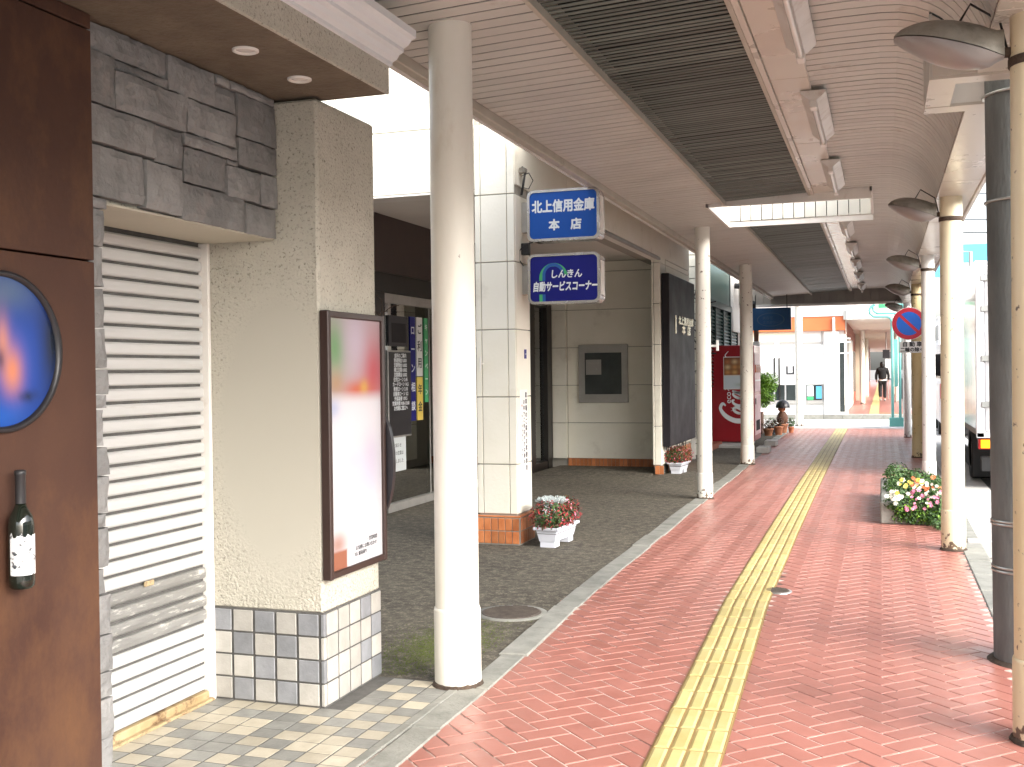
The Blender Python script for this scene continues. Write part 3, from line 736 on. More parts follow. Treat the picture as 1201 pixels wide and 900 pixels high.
lampcols = [(.585, 4.72, .10, 'cream column at the right edge of the picture, in front of the concrete pole', M['agedcream']),
            (.535, 9.5, .088, 'yellowed cream column right of the flower planter, lamp at its top', M['agedcream']),
            (.535, 14.3, .078, 'white column rising behind the flower planter', M['whitecol']),
            (.54, 19.1, .085, 'ochre column behind the round no parking sign', M['ochre']),
            (.50, 24.6, .07, 'slim pinkish white last column on the road side, under the end beam', M['whitecol'])]
lamp_names = ['large grey lamp head at the top right, nearest the camera', 'grey lamp head on the yellowed column right of the planter',
              'grey lamp head on the white column', 'grey lamp head on the ochre column above the no parking sign', 'small farthest lamp head by the end beam']
for (x, y, r, lb, m_), ln_ in zip(lampcols, lamp_names):
    t = column(x, y, r, 2.852, m_, lb, sleeve=.33)
    for dz in (.0, ):
        MB().lathe(x, y, [(r * 1.05, 2.655), (r * 1.07, 2.66), (r * 1.07, 2.685), (r * 1.05, 2.69)], 32).build('clamp', M['rust'], t)
    # lamp head
    L_ = thing('lamp_head', (x - r - .01, y, 2.72), ln_, 'lamp', 'lamp heads clamped to the road side columns')
    xe = x - r - .02; xs = .055
    N = 16
    hood = []; lens = []
    nseg = 10
    secs = []
    for i in range(N + 1):
        t_ = i / N
        X = xs + (xe - xs) * t_
        wdt = .115 * math.sin(math.pi * min(1, (t_ * .92 + .02)) ** .75) ** .62 * (1 if t_ < .8 else 1 - (t_ - .8) * 1.3) + .004
        zt = 2.822 + .052 * math.sin(math.pi * min(t_ * 1.1, 1) ** .8) ** .8 - .012 * t_     # hood crown
        zm = 2.812 - .112 * t_ ** 1.15                                                            # seam line
        if t_ < .86: zb = zm - .078 * math.sin(math.pi * (t_ / .86 * .80 + .0)) ** .8
        else: zb = zm - .078 * math.sin(math.pi * .80) ** .8 * (1 - (t_ - .86) / .14)
        secs.append((X, wdt, zt, zm, zb))
    hv = []; lv = []
    for X, wd, zt, zm, zb in secs:
        for k in range(nseg + 1):
            a = math.pi * k / nseg
            hv.append((X, y + wd * math.cos(a), zm + (max(zt - zm, .004)) * math.sin(a)))
            lv.append((X, y + wd * .93 * math.cos(a), zm - .002 - (max(zm - zb, .003)) * math.sin(a)))
    ff = [(i * (nseg + 1) + k, i * (nseg + 1) + k + 1, (i + 1) * (nseg + 1) + k + 1, (i + 1) * (nseg + 1) + k) for i in range(N) for k in range(nseg)]
    capf = [tuple(range(N * (nseg + 1), (N + 1) * (nseg + 1)))]
    MB().add(hv, ff, True).add(hv, capf).build('hood', M['lamphood'], L_)
    MB().add(lv, ff, True).add(lv, capf).build('visor', M['lamplens'], L_)
    bx('bracket', M['rust'], L_, xe - .03, x - r * .9, y - .018, y + .018, 2.700, 2.735, c=.004)
    MB().tube([(xe - .16, y, 2.86), (xe - .12, y + .02, 2.93), (xe - .01, y + .05, 2.86), (x - r * .97, y + .03, 2.70)], .005, 6).build('cable', M['wire'], L_)

# ---------------------------------------------------------------- concrete utility pole
pt = thing('utility_pole', (.70, 6.0, 0), 'dark grey concrete utility pole passing up through the notch in the roof edge', 'utility pole')
MB().lathe(.70, 6.0, [(.178, -.01), (.176, .5), (.172, 1.5), (.168, 2.6), (.166, 2.9), (.15, 7.5)], 40).build('shaft', M['pole'], pt)
pt.rotation_euler.y = -.012
for z in (.455, .475, .69, .705, 2.30, 2.83):
    MB().lathe(.70, 6.0, [(.178, z), (.181, z + .002), (.181, z + .010), (.178, z + .012)], 36).build('band', M['band'], pt)
f_ = MB().lathe(.70, 6.0, [(.215, -.002), (.20, .012), (.17, .02)], 36).build('rusted_foot', M['rust'], pt)
tb = thing('kerb_stub', (.88, 9.4, -.12), 'short pale concrete stub beside the yellowed column base', 'kerb piece')
bx('block', M['palecon'], tb, .66, .92, 9.86, 9.98, -.12, .03, c=.01)

# ================================================================== SHOP ON THE LEFT
shop = thing('shuttered_shop', (-2.6, 3.5, 0), 'closed shop with white roller shutter, grey stone lintel and rust brown wall', 'shop')
# rust brown wall, panels with seams
for ya, yb in ((-3.0, -.9), (-.9, 1.1), (1.1, 3.06)):
    for za, zb in ((0.0, 1.872), (1.876, 2.655), (2.659, 2.71)):
        bx('wall_panel', M['rustwall'], shop, -2.62, -2.53, ya + .002, yb - .002, za + .002, zb - .001, c=.002)
bx('wall_core', M['void'], shop, -3.2, -2.621, -3.0, 3.05, 0, 2.72)
# vertical stone strip
zs = [2.10, 2.06, 1.93, 1.79, 1.65, 1.51, 1.42, 1.37, 1.24, 1.14, 1.01, .96, .82, .73, .59, .46, .37, .23, .10, 0.0]
def stone(ya, yb, za, zb, X=-2.55, depth=.05, seed=0, parent=shop, bulge=.012):
    nn, mm = max(3, int((yb - ya) / .035) + 1), max(3, int((zb - za) / .03) + 1)
    vs = []; fs = []
    off = random.uniform(-.009, .009)
    for i in range(nn + 1):
        for j in range(mm + 1):
            u, v_ = i / nn, j / mm
            y = ya + (yb - ya) * u; z = za + (zb - za) * v_
            e = min(u, 1 - u) * (yb - ya); e2 = min(v_, 1 - v_) * (zb - za)
            edge = min(1, min(e, e2) / .014)
            q = mnoise.noise(Vector((y * 6 + seed, z * 7, seed * 1.7))) * .012 + mnoise.noise(Vector((y * 19 + seed, z * 23, seed))) * .006
            if edge < 1:
                y += mnoise.noise(Vector((z * 25, seed, 3.1))) * .004; z += mnoise.noise(Vector((y * 25, seed, 9.1))) * .004
            vs.append((X + off - .007 * (1 - edge) + q, y, z))
    for i in range(nn):
        for j in range(mm):
            a = i * (mm + 1) + j; fs.append((a, a + mm + 1, a + mm + 2, a + 1))
    # skirt
    ring = [i * (mm + 1) for i in range(nn + 1)] + [nn * (mm + 1) + j for j in range(1, mm + 1)] + [i * (mm + 1) + mm for i in range(nn - 1, -1, -1)] + [j for j in range(mm - 1, 0, -1)]
    b0 = len(vs)
    for r_ in ring: x, y, z = vs[r_]; vs.append((X - depth, y, z))
    k = len(ring)
    for i in range(k): fs.append((ring[i], b0 + i, b0 + (i + 1) % k, ring[(i + 1) % k]))
    return MB().add(vs, fs).build('stone', M['stone'], parent)
for i in range(len(zs) - 1):
    stone(3.063, 3.135 + random.uniform(-.012, .014), zs[i + 1] + .003, zs[i] - .003, seed=i * 3.7)
bx('stone_backing', M['stone'], shop, -3.2, -2.60, 3.062, 3.118, 0, 2.1)
# lintel
lin = MB().box(-2.935, -2.595, 3.07, 4.287, 2.092, 2.72).build('lintel', M['plaster'], shop)
bx('lintel_soffit', M['smoothplaster'], shop, -2.93, -2.57, 3.06, 4.286, 2.084, 2.0915)
stones = [(3.06, 3.35, 2.61, 2.705), (3.35, 3.52, 2.61, 2.707), (3.525, 3.82, 2.572, 2.705), (3.83, 3.925, 2.67, 2.707), (3.93, 4.285, 2.672, 2.707),
          (3.98, 4.285, 2.488, 2.668), (3.83, 3.972, 2.575, 2.665), (3.06, 3.208, 2.428, 2.603), (3.213, 3.515, 2.572, 2.603), (3.213, 3.628, 2.428, 2.565),
          (3.635, 3.972, 2.434, 2.565), (3.06, 3.432, 2.292, 2.420), (3.438, 3.60, 2.284, 2.420), (3.608, 3.982, 2.380, 2.427), (3.612, 3.90, 2.238, 2.372),
          (3.99, 4.284, 2.368, 2.482), (3.91, 4.158, 2.226, 2.352), (4.165, 4.285, 2.222, 2.360), (3.06, 3.364, 2.108, 2.283), (3.371, 3.588, 2.100, 2.275),
          (3.596, 4.038, 2.090, 2.230), (4.044, 4.286, 2.088, 2.214), (3.908, 3.982, 2.356, 2.374)]
for i, (a, b, c, d_) in enumerate(stones): stone(a + .0005, b - .0005, c + .0005, d_ - .0005, seed=20 + i * 2.3, depth=.045)
# roller shutter
sh = bx('groove_backing', M['grout'], shop, -2.99, -2.9535, 3.1, 4.27, 0, 2.09)  # dark sheet behind the slats, puts shade into the grooves
pf = [(-2.950, .0), (-2.942, .003), (-2.937, .010), (-2.9355, .026), (-2.937, .041), (-2.943, .049), (-2.950, .0515)]
def shutter_slat(m_):
    b = MB(); n = len(pf)
    pts = pf + [(-2.972, .0515), (-2.972, 0)]
    b.prism([(x, z) for x, z in pts], 'y', 3.1, 4.2652); me = b.mesh('slat', m_, (0, 0, 0)); return me
sm = {0: shutter_slat(M['shutter']), 1: shutter_slat(M['shuttergrey'])}
P2 = .0635
for k in range(33):
    z = .048 + k * P2
    if z > 2.075: break
    # the prism used (x,z) pairs on the y axis, so the mesh already stands in place
    o = link('shutter_slat', sm[1 if 5 <= k <= 8 else 0], shop, Vector((random.uniform(-.001, .001), 0, z)) - Vector(shop.location))
bx('bottom_rail', M['rustframe'], shop, -2.965, -2.925, 3.1, 4.262, .004, .043, c=.004)
bx('threshold', M['rustframe'], shop, -2.925, -2.90, 3.1, 4.27, -.001, .012, c=.003)
bx('guide_rail', M['whitetrim'], shop, -2.975, -2.905, 4.266, 4.287, 0.0, 2.084, c=.003)
bx('shutter_pull', M['rustframe'], shop, -2.938, -2.927, 3.82, 3.88, .60, .622, c=.003)
MB().add([], []).v
kl = MB(); kl.tube([(-2.937, 3.52, .93), (-2.925, 3.52, .93)], .013, 14); kl.build('lock', M['steel'], shop)
# pillar
pil = bx('pillar', M['pillarplaster'], shop, -2.935, -2.35, 4.29, 4.86, .42, 2.70, c=.012)
bx('pillar_base', M['grout'], shop, -2.937, -2.352, 4.292, 4.872, 0, .425)
tw = .1085
te = {}
for nm, key in ((0, 'tilegrey'), (1, 'tilebeige')):
    te[('f', nm)] = MB().box(0, tw - .008, -.007, 0, 0, .096, c=.003).mesh('tile', M[key])
    te[('s', nm)] = MB().box(0, .007, 0, tw - .008, 0, .096, c=.003).mesh('tile', M[key])
for r_ in range(4):
    for c_ in range(5):
        link('tile', te[('f', (r_ + c_ + 1 + (c_ == 0 and r_ == 1)) % 2)], shop, Vector((-2.921 + c_ * (tw + .003), 4.2915, .010 + r_ * .1035)) - Vector(shop.location))
    for c_ in range(5):
        link('tile', te[('s', 0 if (c_ >= 3 and (r_ + c_) % 2 == 0) else 1)], shop, Vector((-2.3515, 4.315 + c_ * (tw + .003), .010 + r_ * .1035)) - Vector(shop.location))  # mostly beige on this side, glare from the road put into the colour
# edge tiles at the corner
for r_ in range(4):
    bx('edge_tile', M['tilegrey'] if r_ % 2 else M['tilebeige'], shop, -2.3625, -2.3445, 4.2845, 4.3085, .010 + r_ * .1035, .106 + r_ * .1035, c=.003)
# canopy with cornice and downlights
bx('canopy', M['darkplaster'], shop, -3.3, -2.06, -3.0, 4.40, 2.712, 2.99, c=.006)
bx('front_band', M['plaster'], shop, -2.07, -2.052, -3.0, 4.41, 2.714, 2.842, c=.004)
cp = [(-2.052, 2.838), (-2.040, 2.842), (-2.040, 2.856), (-2.018, 2.868), (-2.006, 2.886), (-1.985, 2.896), (-1.985, 2.912), (-1.962, 2.924), (-1.946, 2.944), (-1.925, 2.952), (-1.925, 2.985), (-2.4, 2.985), (-2.4, 2.85)]
MB().prism(cp, 'y', -3.0, 4.42).build('cornice', M['cornice'], shop)
for (x, y) in ((-2.27, 3.60), (-2.285, 4.03)):
    dl = MB().lathe(x, y, [(.050, 2.7135), (.050, 2.706), (.043, 2.703), (.038, 2.710), (.036, 2.7128)], 28).build('downlight', M['whitetrim'], shop)
    MB().lathe(x, y, [(.035, 2.7125), (.034, 2.7105), (.02, 2.708), (.002, 2.707)], 20).build('bulb', M['tube'], dl)
bx('upper_wall', M['plaster'], shop, -9.0, -2.75, -3.0, 4.80, 3.0, 4.1)
bx('side_wall', M['plaster'], shop, -9.0, -2.94, 4.30, 4.84, 0.0, 3.0)
# round display window in the brown wall
def print_disc(name, parent, fn, x, cy, cz, r, n=28, estr=0.0, rough=.25):
    vs = []; cols = []; fs = []
    for i in range(n + 1):
        for k in range(48):
            rr = r * i / n; a = 2 * math.pi * k / 48
            y, z = cy + rr * math.cos(a), cz + rr * math.sin(a); vs.append((x, y, z)); cols.append(fn((y - cy) / r, (z - cz) / r))
    for i in range(n):
        for k in range(48): fs.append((i * 48 + k, (i + 1) * 48 + k, (i + 1) * 48 + (k + 1) % 48, i * 48 + (k + 1) % 48))
    o = MB().add(vs, fs).build(name, vcol_mat(name, rough, estr), parent, fix=False)
    ca = o.data.color_attributes.new('print', 'FLOAT_COLOR', 'POINT')
    for i, c in enumerate(cols): ca.data[i].color = (*c, 1)
    return o
def gs(u, v, cu, cv, su, sv): return math.exp(-((u - cu) / su) ** 2 - ((v - cv) / sv) ** 2)
def mixc(a, b, t): t = max(0, min(1, t)); return tuple(a[i] * (1 - t) + b[i] * t for i in range(3))
def oval_print(u, v):
    c = mixc((.010, .035, .19), (.02, .08, .42), gs(u, v, .15, -.1, .55, .7))
    c = mixc(c, (.10, .15, .22), .7 * gs(u, v, .1, .8, .5, .25))
    c = mixc(c, (.008, .012, .02), gs(u, v, .95, .2, .22, .8))
    c = mixc(c, (.62, .22, .10), .95 * gs(u, v, .18, -.25, .18, .32))
    c = mixc(c, (.62, .25, .14), .8 * gs(u, v, .02, .12, .12, .35))
    c = mixc(c, (.02, .02, .05), .7 * gs(u, v, -.02, -.1, .08, .15))
    c = mixc(c, (.01, .012, .03), .9 * gs(u, v, .45, -.6, .14, .07))
    c = mixc(c, (.01, .10, .45), .7 * gs(u, v, .0, -.85, .4, .2))
    return c
print_disc('display_picture', shop, oval_print, -2.5262, 2.635, 1.562, .232)
MB().add([(-2.5255 + dx, 2.635 + rr * math.cos(2 * math.pi * k / 56), 1.562 + rr * math.sin(2 * math.pi * k / 56)) for rr, dx in ((.246, -.003), (.246, .012), (.232, .012), (.228, .0)) for k in range(56)],
         [(i * 56 + k, i * 56 + (k + 1) % 56, (i + 1) * 56 + (k + 1) % 56, (i + 1) * 56 + k) for i in range(3) for k in range(56)], True).build('display_rim', M['black'], shop)
# bottle ornament on the wall
bt = thing('wine_bottle', (-2.49, 2.655, .84), 'dark wine bottle with white splashed label mounted on the brown wall', 'bottle')
MB().lathe(-2.487, 2.660, [(.030, .842), (.037, .85), (.038, .87), (.038, 1.035), (.034, 1.06), (.020, 1.085), (.0145, 1.10), (.0140, 1.10)], 28).build('glass_body', M['bottle'], bt)
MB().lathe(-2.487, 2.660, [(.0155, 1.10), (.0155, 1.185), (.017, 1.187), (.017, 1.20), (.012, 1.202)], 24).build('capsule', M['capsule'], bt)
lb_ = MB(); vs = []; nn = 22
for z in (0, 1):
    for k in range(nn + 1):
        a = R(-100 + 200 * k / nn)
        top = 1.005 + .014 * mnoise.noise(Vector((k * .6, 0, 0))) * 1.5
        vs.append((-2.487 + .0388 * math.cos(a), 2.660 + .0388 * math.sin(a), .885 if z == 0 else top))
lb_.add(vs, [(k, k + 1, nn + 2 + k, nn + 1 + k) for k in range(nn)], True).build('label_print', mat('splash_label', (.78, .80, .80), (.72, .74, .76), rough=.5, dirt=(.05, .06, .07), dscale=38, dlo=.54, dhi=.6), bt, fix=False)
bx('hanger', M['darkframe'], bt, -2.53, -2.50, 2.65, 2.67, .93, .96)

# tiled step in front of the shutter
fl = bpy.data.objects.new('floor', None); COL.objects.link(fl); tag(fl, kind='structure')
bx('grout', M['grout'], fl, -2.93, -1.885, 1.0, 4.83, -.05, .0003)
te2 = [MB().box(.004, .1065, .003, .1015, -.008, .0012, c=.0007).mesh('tile', M['ftilegrey']), MB().box(.004, .1065, .003, .1015, -.008, .0012, c=.0007).mesh('tile', M['ftilebeige'])]
for i in range(9):
    for j in range(22):
        y = 4.715 - j * .1045; x = -2.925 + i * .1105
        if y < 2.7: continue
        if x < -2.36 and y > 4.2: continue
        p_ = .85 if (i + j) % 2 else .2
        link('tile', te2[1 if random.random() < p_ else 0], fl, (x, y, random.uniform(-.0002, .0004)))
y = 2.7
while y < 4.8:
    bx('edging', M['concrete'], fl, -1.928, -1.882, y + .002, min(y + .298, 4.83), -.03, .0065, c=.004); y += .3

# framed poster on the pillar's street side
pf_ = thing('poster_frame', (-2.33, 4.57, 1.16), 'brown framed poster, colourful at the top and white below, on the pillar side', 'poster')
X = -2.35
for a in ((4.285, 4.315, .57, 1.765), (4.835, 4.862, .57, 1.765)): bx('frame_side', M['maroon'], pf_, X + .001, X + .045, a[0], a[1], a[2], a[3], c=.004)
bx('frame_rail', M['maroon'], pf_, X + .001, X + .043, 4.316, 4.834, .572, .602, c=.004)
bx('frame_rail', M['maroon'], pf_, X + .001, X + .043, 4.316, 4.834, 1.735, 1.763, c=.004)
def poster_col(u, v):   # u along the street 0..1, v up 0..1
    c = (.76, .76, .80)
    c = mixc(c, (.56, .42, .68), .45 * gs(u, v, .78, .42, .16, .14))
    c = mixc(c, (.45, .52, .80), .35 * gs(u, v, .45, .42, .2, .05))
    c = mixc(c, (.60, .62, .80), .6 * gs(u, v, .5, .33, .35, .06))
    c = mixc(c, (.85, .80, .86), .8 * gs(u, v, .5, .60, .5, .08))
    c = mixc(c, (.25, .35, .70), .5 * gs(u, v, .08, .64, .12, .04))
    top = max(0, min(1, (v - .66) / .05))
    t = (.52, .42, .45)
    t = mixc(t, (.16, .34, .14), gs(u, v, .12, .88, .2, .12))
    t = mixc(t, (.55, .08, .10), gs(u, v, .85, .78, .25, .16))
    t = mixc(t, (.60, .50, .62), .8 * gs(u, v, .5, .92, .22, .12))
    t = mixc(t, (.62, .12, .05), gs(u, v, .55, .71, .3, .04))
    t = mixc(t, (.70, .42, .06), .8 * gs(u, v, .66, .72, .08, .03))
    t = mixc(t, (.48, .28, .14), .8 * gs(u, v, .12, .74, .14, .05))
    c = mixc(c, t, top)
    c = mixc(c, (.38, .14, .08), 1 if (u < .30 and v < .075) else .8 * gs(u, v, .12, .1, .17, .05))
    c = mixc(c, (.65, .30, .35), .35 * gs(u, v, .42, .17, .06, .02))
    return c
vs = []; cols = []; nu, nv = 40, 90
for i in range(nu + 1):
    for j in range(nv + 1):
        u, v_ = i / nu, j / nv
        vs.append((X + .030, 4.315 + .52 * u, .602 + 1.134 * v_)); cols.append(tuple(.66 * q for q in poster_col(u, v_)))
o = MB().add(vs, [(i * (nv + 1) + j, (i + 1) * (nv + 1) + j, (i + 1) * (nv + 1) + j + 1, i * (nv + 1) + j + 1) for i in range(nu) for j in range(nv)]).build('poster_print', vcol_mat('poster_print', .5), pf_, fix=False)
ca = o.data.color_attributes.new('print', 'FLOAT_COLOR', 'POINT')
for i, c in enumerate(cols): ca.data[i].color = (*c, 1)
bx('backing', M['black'], pf_, X + .001, X + .028, 4.316, 4.834, .603, 1.735)
for i, (s, yy, zz) in enumerate((('・営業時間', 4.72, .70), ('お気軽にお問い合わせ', 4.66, .672), ('TEL 駅前通り', 4.60, .645))):
    text('small_print', s, .022, (X + .0315, yy, zz), FACEX, M['ink'], pf_, extrude=.0004)
# rounded black mirror behind the poster
rm = thing('round_black_fitting', (-2.33, 4.90, 1.1), 'rounded black fitting on the back edge of the pillar beside the poster', 'fitting')
mb = MB(); pp = [(-2.36, .80)] 
for k in range(13):
    a = R(-90 + 180 * k / 12); pp.append((-2.345 + .075 * math.cos(a), 1.04 + .25 * math.sin(a)))
pp.append((-2.36, 1.29))
mb.prism(pp, 'y', 4.865, 4.895).build('disc', M['black'], rm)
# dry vine tuft
vt = thing('dry_vine', (-2.36, 4.87, 1.75), 'small tangle of dry brown vine at the pillar corner above the poster', 'vine')
mb = MB()
for k in range(9):
    p = Vector((-2.35, 4.88, 1.70)); pts = [p.copy()]
    dirv = Vector((random.uniform(-.6, .3), random.uniform(-.1, .1), 1.0))
    for s_ in range(6):
        dirv += Vector((random.uniform(-.6, .5), 0, random.uniform(-.4, .3))); p = p + dirv.normalized() * random.uniform(.02, .04); pts.append(p.copy())
    mb.tube(pts, .0022, 5)
mb.build('stems', M['rust'], vt)

# ================================================================== BANK
bank = thing('bank_building', (-3.0, 8.85, 0), 'cream panelled bank with deep entrance recess and orange tiled plinth', 'building')
BX = -2.965
def panels_front(y, x0, x1, rows, cols, name='wall_panel', t=.02, m=None, facing=-1):
    for za, zb in rows:
        for xa, xb in cols:
            bx(name, m or M['bank'], bank, xa + .0035, xb - .0035, y, y + t, za + .0045, zb - .0045, c=.003)
def panels_side(x, rows, cols, name='wall_panel', t=.02):
    for za, zb in rows:
        for ya, yb in cols:
            bx(name, M['bank'], bank, x - t, x, ya + .0035, yb - .0035, za + .0045, zb - .0045, c=.003)
rows_l = [(.262, .69), (.69, 1.27), (1.27, 1.85), (1.85, 2.43), (2.43, 3.01)]
rows_u = [(3.01, 3.62), (3.62, 4.2), (4.2, 4.8), (4.8, 5.4)]
# front pillar
bx('pillar_core', M['bankjoint'], bank, -3.312, BX - .014, 8.864, 9.235, 0.24, 3.2)
panels_front(8.85, -3.33, BX, rows_l + rows_u[:1], [(-3.33, -3.275), (-3.275, -3.035), (-3.035, BX)])
panels_side(BX + .002, rows_l, [(8.872, 9.25)])
# orange tiled plinth of the pillar
bx('plinth_core', M['bankjoint'], bank, -3.335, -2.945, 8.835, 9.25, 0, .236)
tf = MB().box(0, .0585, -.008, 0, 0, .104, c=.003).mesh('plinth_tile', M['orangetile'])
ts = MB().box(0, .008, 0, .0585, 0, .104, c=.003).mesh('plinth_tile', M['orangetile'])
def off(v): return Vector(v) - Vector(bank.location)
for r_ in range(2):
    for c_ in range(6): link('plinth_tile', tf, bank, off((-3.330 + c_ * .0645, 8.834, .012 + r_ * .112)))
    for c_ in range(6): link('plinth_tile', ts, bank, off((-2.944, 8.86 + c_ * .0645, .012 + r_ * .112)))
bx('plinth_cap', M['orangetile'], bank, -3.34, -2.935, 8.826, 9.25, .237, .250, c=.003)
# wall over the entrance (faces the camera), wide panels
bx('wall_core', M['bankjoint'], bank, -9, -3.30, 8.865, 9.10, 3.07, 7.0)
panels_front(8.85, -9, -3.33, [(3.065, 3.62), (3.62, 4.2), (4.2, 4.8), (4.8, 5.4)], [(-8.4, -7.2), (-7.2, -6.0), (-6.0, -4.66), (-4.66, -3.33)])
bx('lintel_trim', M['whitetrim'], bank, -9, -3.33, 8.842, 9.10, 3.045, 3.062)
# street side wall band
bx('wall_core', M['bankjoint'], bank, -3.30, BX - .018, 9.24, 17.78, 3.075, 7.0)
panels_side(BX, [(3.09, 3.62), (3.62, 4.2), (4.2, 4.8)], [(8.87, 10.5), (10.5, 12.3), (12.3, 14.1), (14.1, 15.9), (15.9, 17.78)])
bx('drip_trim', M['steel'], bank, -3.0, BX + .006, 9.25, 15.32, 3.045, 3.078, c=.003)
bx('soffit', M['soffit'], bank, -9, -2.995, 9.10, 16.33, 3.17, 3.20)
bx('band_return', M['soffit'], bank, -3.1, -2.998, 9.25, 15.32, 3.05, 3.169)
for (x, y) in ((-3.95, 13.2), (-3.95, 11.0)):
    dl = MB().lathe(x, y, [(.075, 3.1695), (.075, 3.160), (.065, 3.158), (.055, 3.168)], 24).build('downlight', M['steel'], bank)
# wall at the back of the recess
bx('wall_core', M['bankjoint'], bank, -4.98, -2.99, 16.32, 17.78, 0, 3.17)
bx('wall_core', M['bankjoint'], bank, -3.08, -2.99, 15.33, 16.32, 0, 3.17)
panels_front(16.298, -4.62, -3.10, [(.14, .69)] + rows_l[1:] + [(3.01, 3.165)], [(-4.62, -3.10)])
panels_front(16.22, -4.85, -4.62, [(.14, .69)] + rows_l[1:] + [(3.01, 3.165)], [(-4.85, -4.62)], t=.09)
panels_front(15.30, -3.095, BX, [(.14, .69)] + rows_l[1:] + [(3.01, 3.165)], [(-3.095, -3.06), (-3.06, BX)], t=.42)
panels_side(BX, [(.33, .69)] + rows_l[1:] + [(3.01, 3.085)], [(15.73, 17.78)])
bt_ = MB().box(0, .0585, -.01, 0, 0, .12, c=.002).mesh('base_tile', M['orangetile'])
for k in range(27):
    x = -4.62 + k * .0625
    if x > -3.10: break
    link('base_tile', bt_, bank, off((x, 16.293, .022)))
for k in range(2): link('base_tile', bt_, bank, off((-3.06 + k * .0625, 15.295, .012)))
for k in range(10):
    bx('base_tile', M['orangetile'], bank, BX, BX + .008, 15.74 + k * .2, 15.93 + k * .2, .012, .30, c=.002)
# night deposit window in steel surround
nw = bx('night_deposit', M['steel'], bank, -4.43, -3.66, 16.25, 16.296, 1.0, 1.89, c=.004)
MB().box(-4.33, -3.755, 16.244, 16.251, 1.13, 1.765).build('recess_glass', M['darkwin'], nw)
bx('inner_panel', M['fargrey'], nw, -4.31, -4.07, 16.237, 16.243, 1.43, 1.66)
bx('inner_panel', M['darkwin'], nw, -4.05, -3.93, 16.235, 16.243, 1.16, 1.72)
bx('slot', M['steel'], nw, -4.29, -4.10, 16.230, 16.236, 1.60, 1.618)
bx('handle', M['steel'], nw, -4.15, -4.135, 16.224, 16.236, 1.50, 1.53)
# low ramp in the recess
rp = MB(); rp.prism([(14.95, .0), (15.6, .028), (16.285, .028), (16.285, -.05), (14.95, -.05)], 'x', -4.75, -3.10)
rp.build('entrance_ramp', M['asphalt'], bank)
# dark glazed entrance: front wall facing the camera and long wall along the recess
GX = -5.0
bx('cladding', M['maroon'], bank, -9, GX, 10.26, 10.30, 2.56, 3.17)
bx('cladding', M['maroon'], bank, GX - .03, GX, 10.30, 16.2, 2.56, 3.17)
bx('head_frame', M['darkframe'], bank, GX - .06, GX + .02, 10.24, 14.9, 2.345, 2.555, c=.005)
bx('post', M['darkframe'], bank, GX - .16, GX + .02, 10.24, 10.52, 0, 2.345, c=.005)
bx('dark_wall', M['darkframe'], bank, -9, GX - .16, 10.28, 10.34, 0, 2.56)
bx('top_rail', M['steel'], bank, GX - .04, GX + .012, 10.52, 15.02, 2.24, 2.342, c=.003)
bx('sill', M['steel'], bank, GX - .05, GX + .035, 10.52, 13.6, 0.0, .085, c=.003)
MB().box(GX - .018, GX - .008, 10.52, 11.75, .085, 2.24).build('glass_pane', M['glass'], bank)
MB().box(GX - .018, GX - .008, 11.77, 13.0, .085, 2.24).build('glass_pane', M['glass'], bank)
MB().box(GX - .018, GX - .008, 13.02, 14.2, .085, 2.24).build('glass_pane', M['glass'], bank)
for yy in (11.75, 13.0, 14.2): bx('mullion', M['steel'], bank, GX - .02, GX - .004, yy, yy + .02, .085, 2.24)
bx('door_post', M['darkframe'], bank, GX - .06, GX + .09, 14.22, 14.40, 0, 2.345, c=.004)
for a, b in ((14.92, 15.36), (15.98, 16.21)): bx('door_post', M['darkframe'], bank, GX + .02, GX + .15, a, b, 0, 2.60, c=.004)
bx('door_rail', M['darkframe'], bank, GX + .02, GX + .14, 15.36, 15.98, 0, .12, c=.004)
bx('door_rail', M['darkframe'], bank, GX + .02, GX + .14, 15.36, 15.98, 2.46, 2.60, c=.004)
MB().box(GX + .08, GX + .088, 15.36, 15.98, .12, 2.46).build('door_glass', M['clearglass'], bank)
bx('door_notice', M['paper'], bank, GX + .06, GX + .066, 15.40, 15.95, 1.35, 1.62)
bx('door_notice', M['redink'], bank, GX + .06, GX + .066, 15.45, 15.70, 1.64, 2.05)
# room behind the glass
bx('room_floor', M['fargrey'], bank, -9, GX - .02, 10.35, 16.2, 0.0, .01)
bx('room_back', M['farcream'], bank, -7.4, -7.35, 10.35, 17.7, 0.01, 3.1)
bx('room_side', M['farcream'], bank, -7.3, GX - .08, 16.2, 16.25, 0.01, 3.1)
bx('roof_block', M['bankjoint'], bank, -9, -3.3, 9.11, 17.78, 3.3, 3.5)
bx('atm', M['steel'], bank, -7.0, -6.4, 11.2, 11.9, 0.01, 1.5, c=.02)
bx('atm', M['steel'], bank, -7.0, -6.4, 12.3, 13.0, 0.01, 1.5, c=.02)
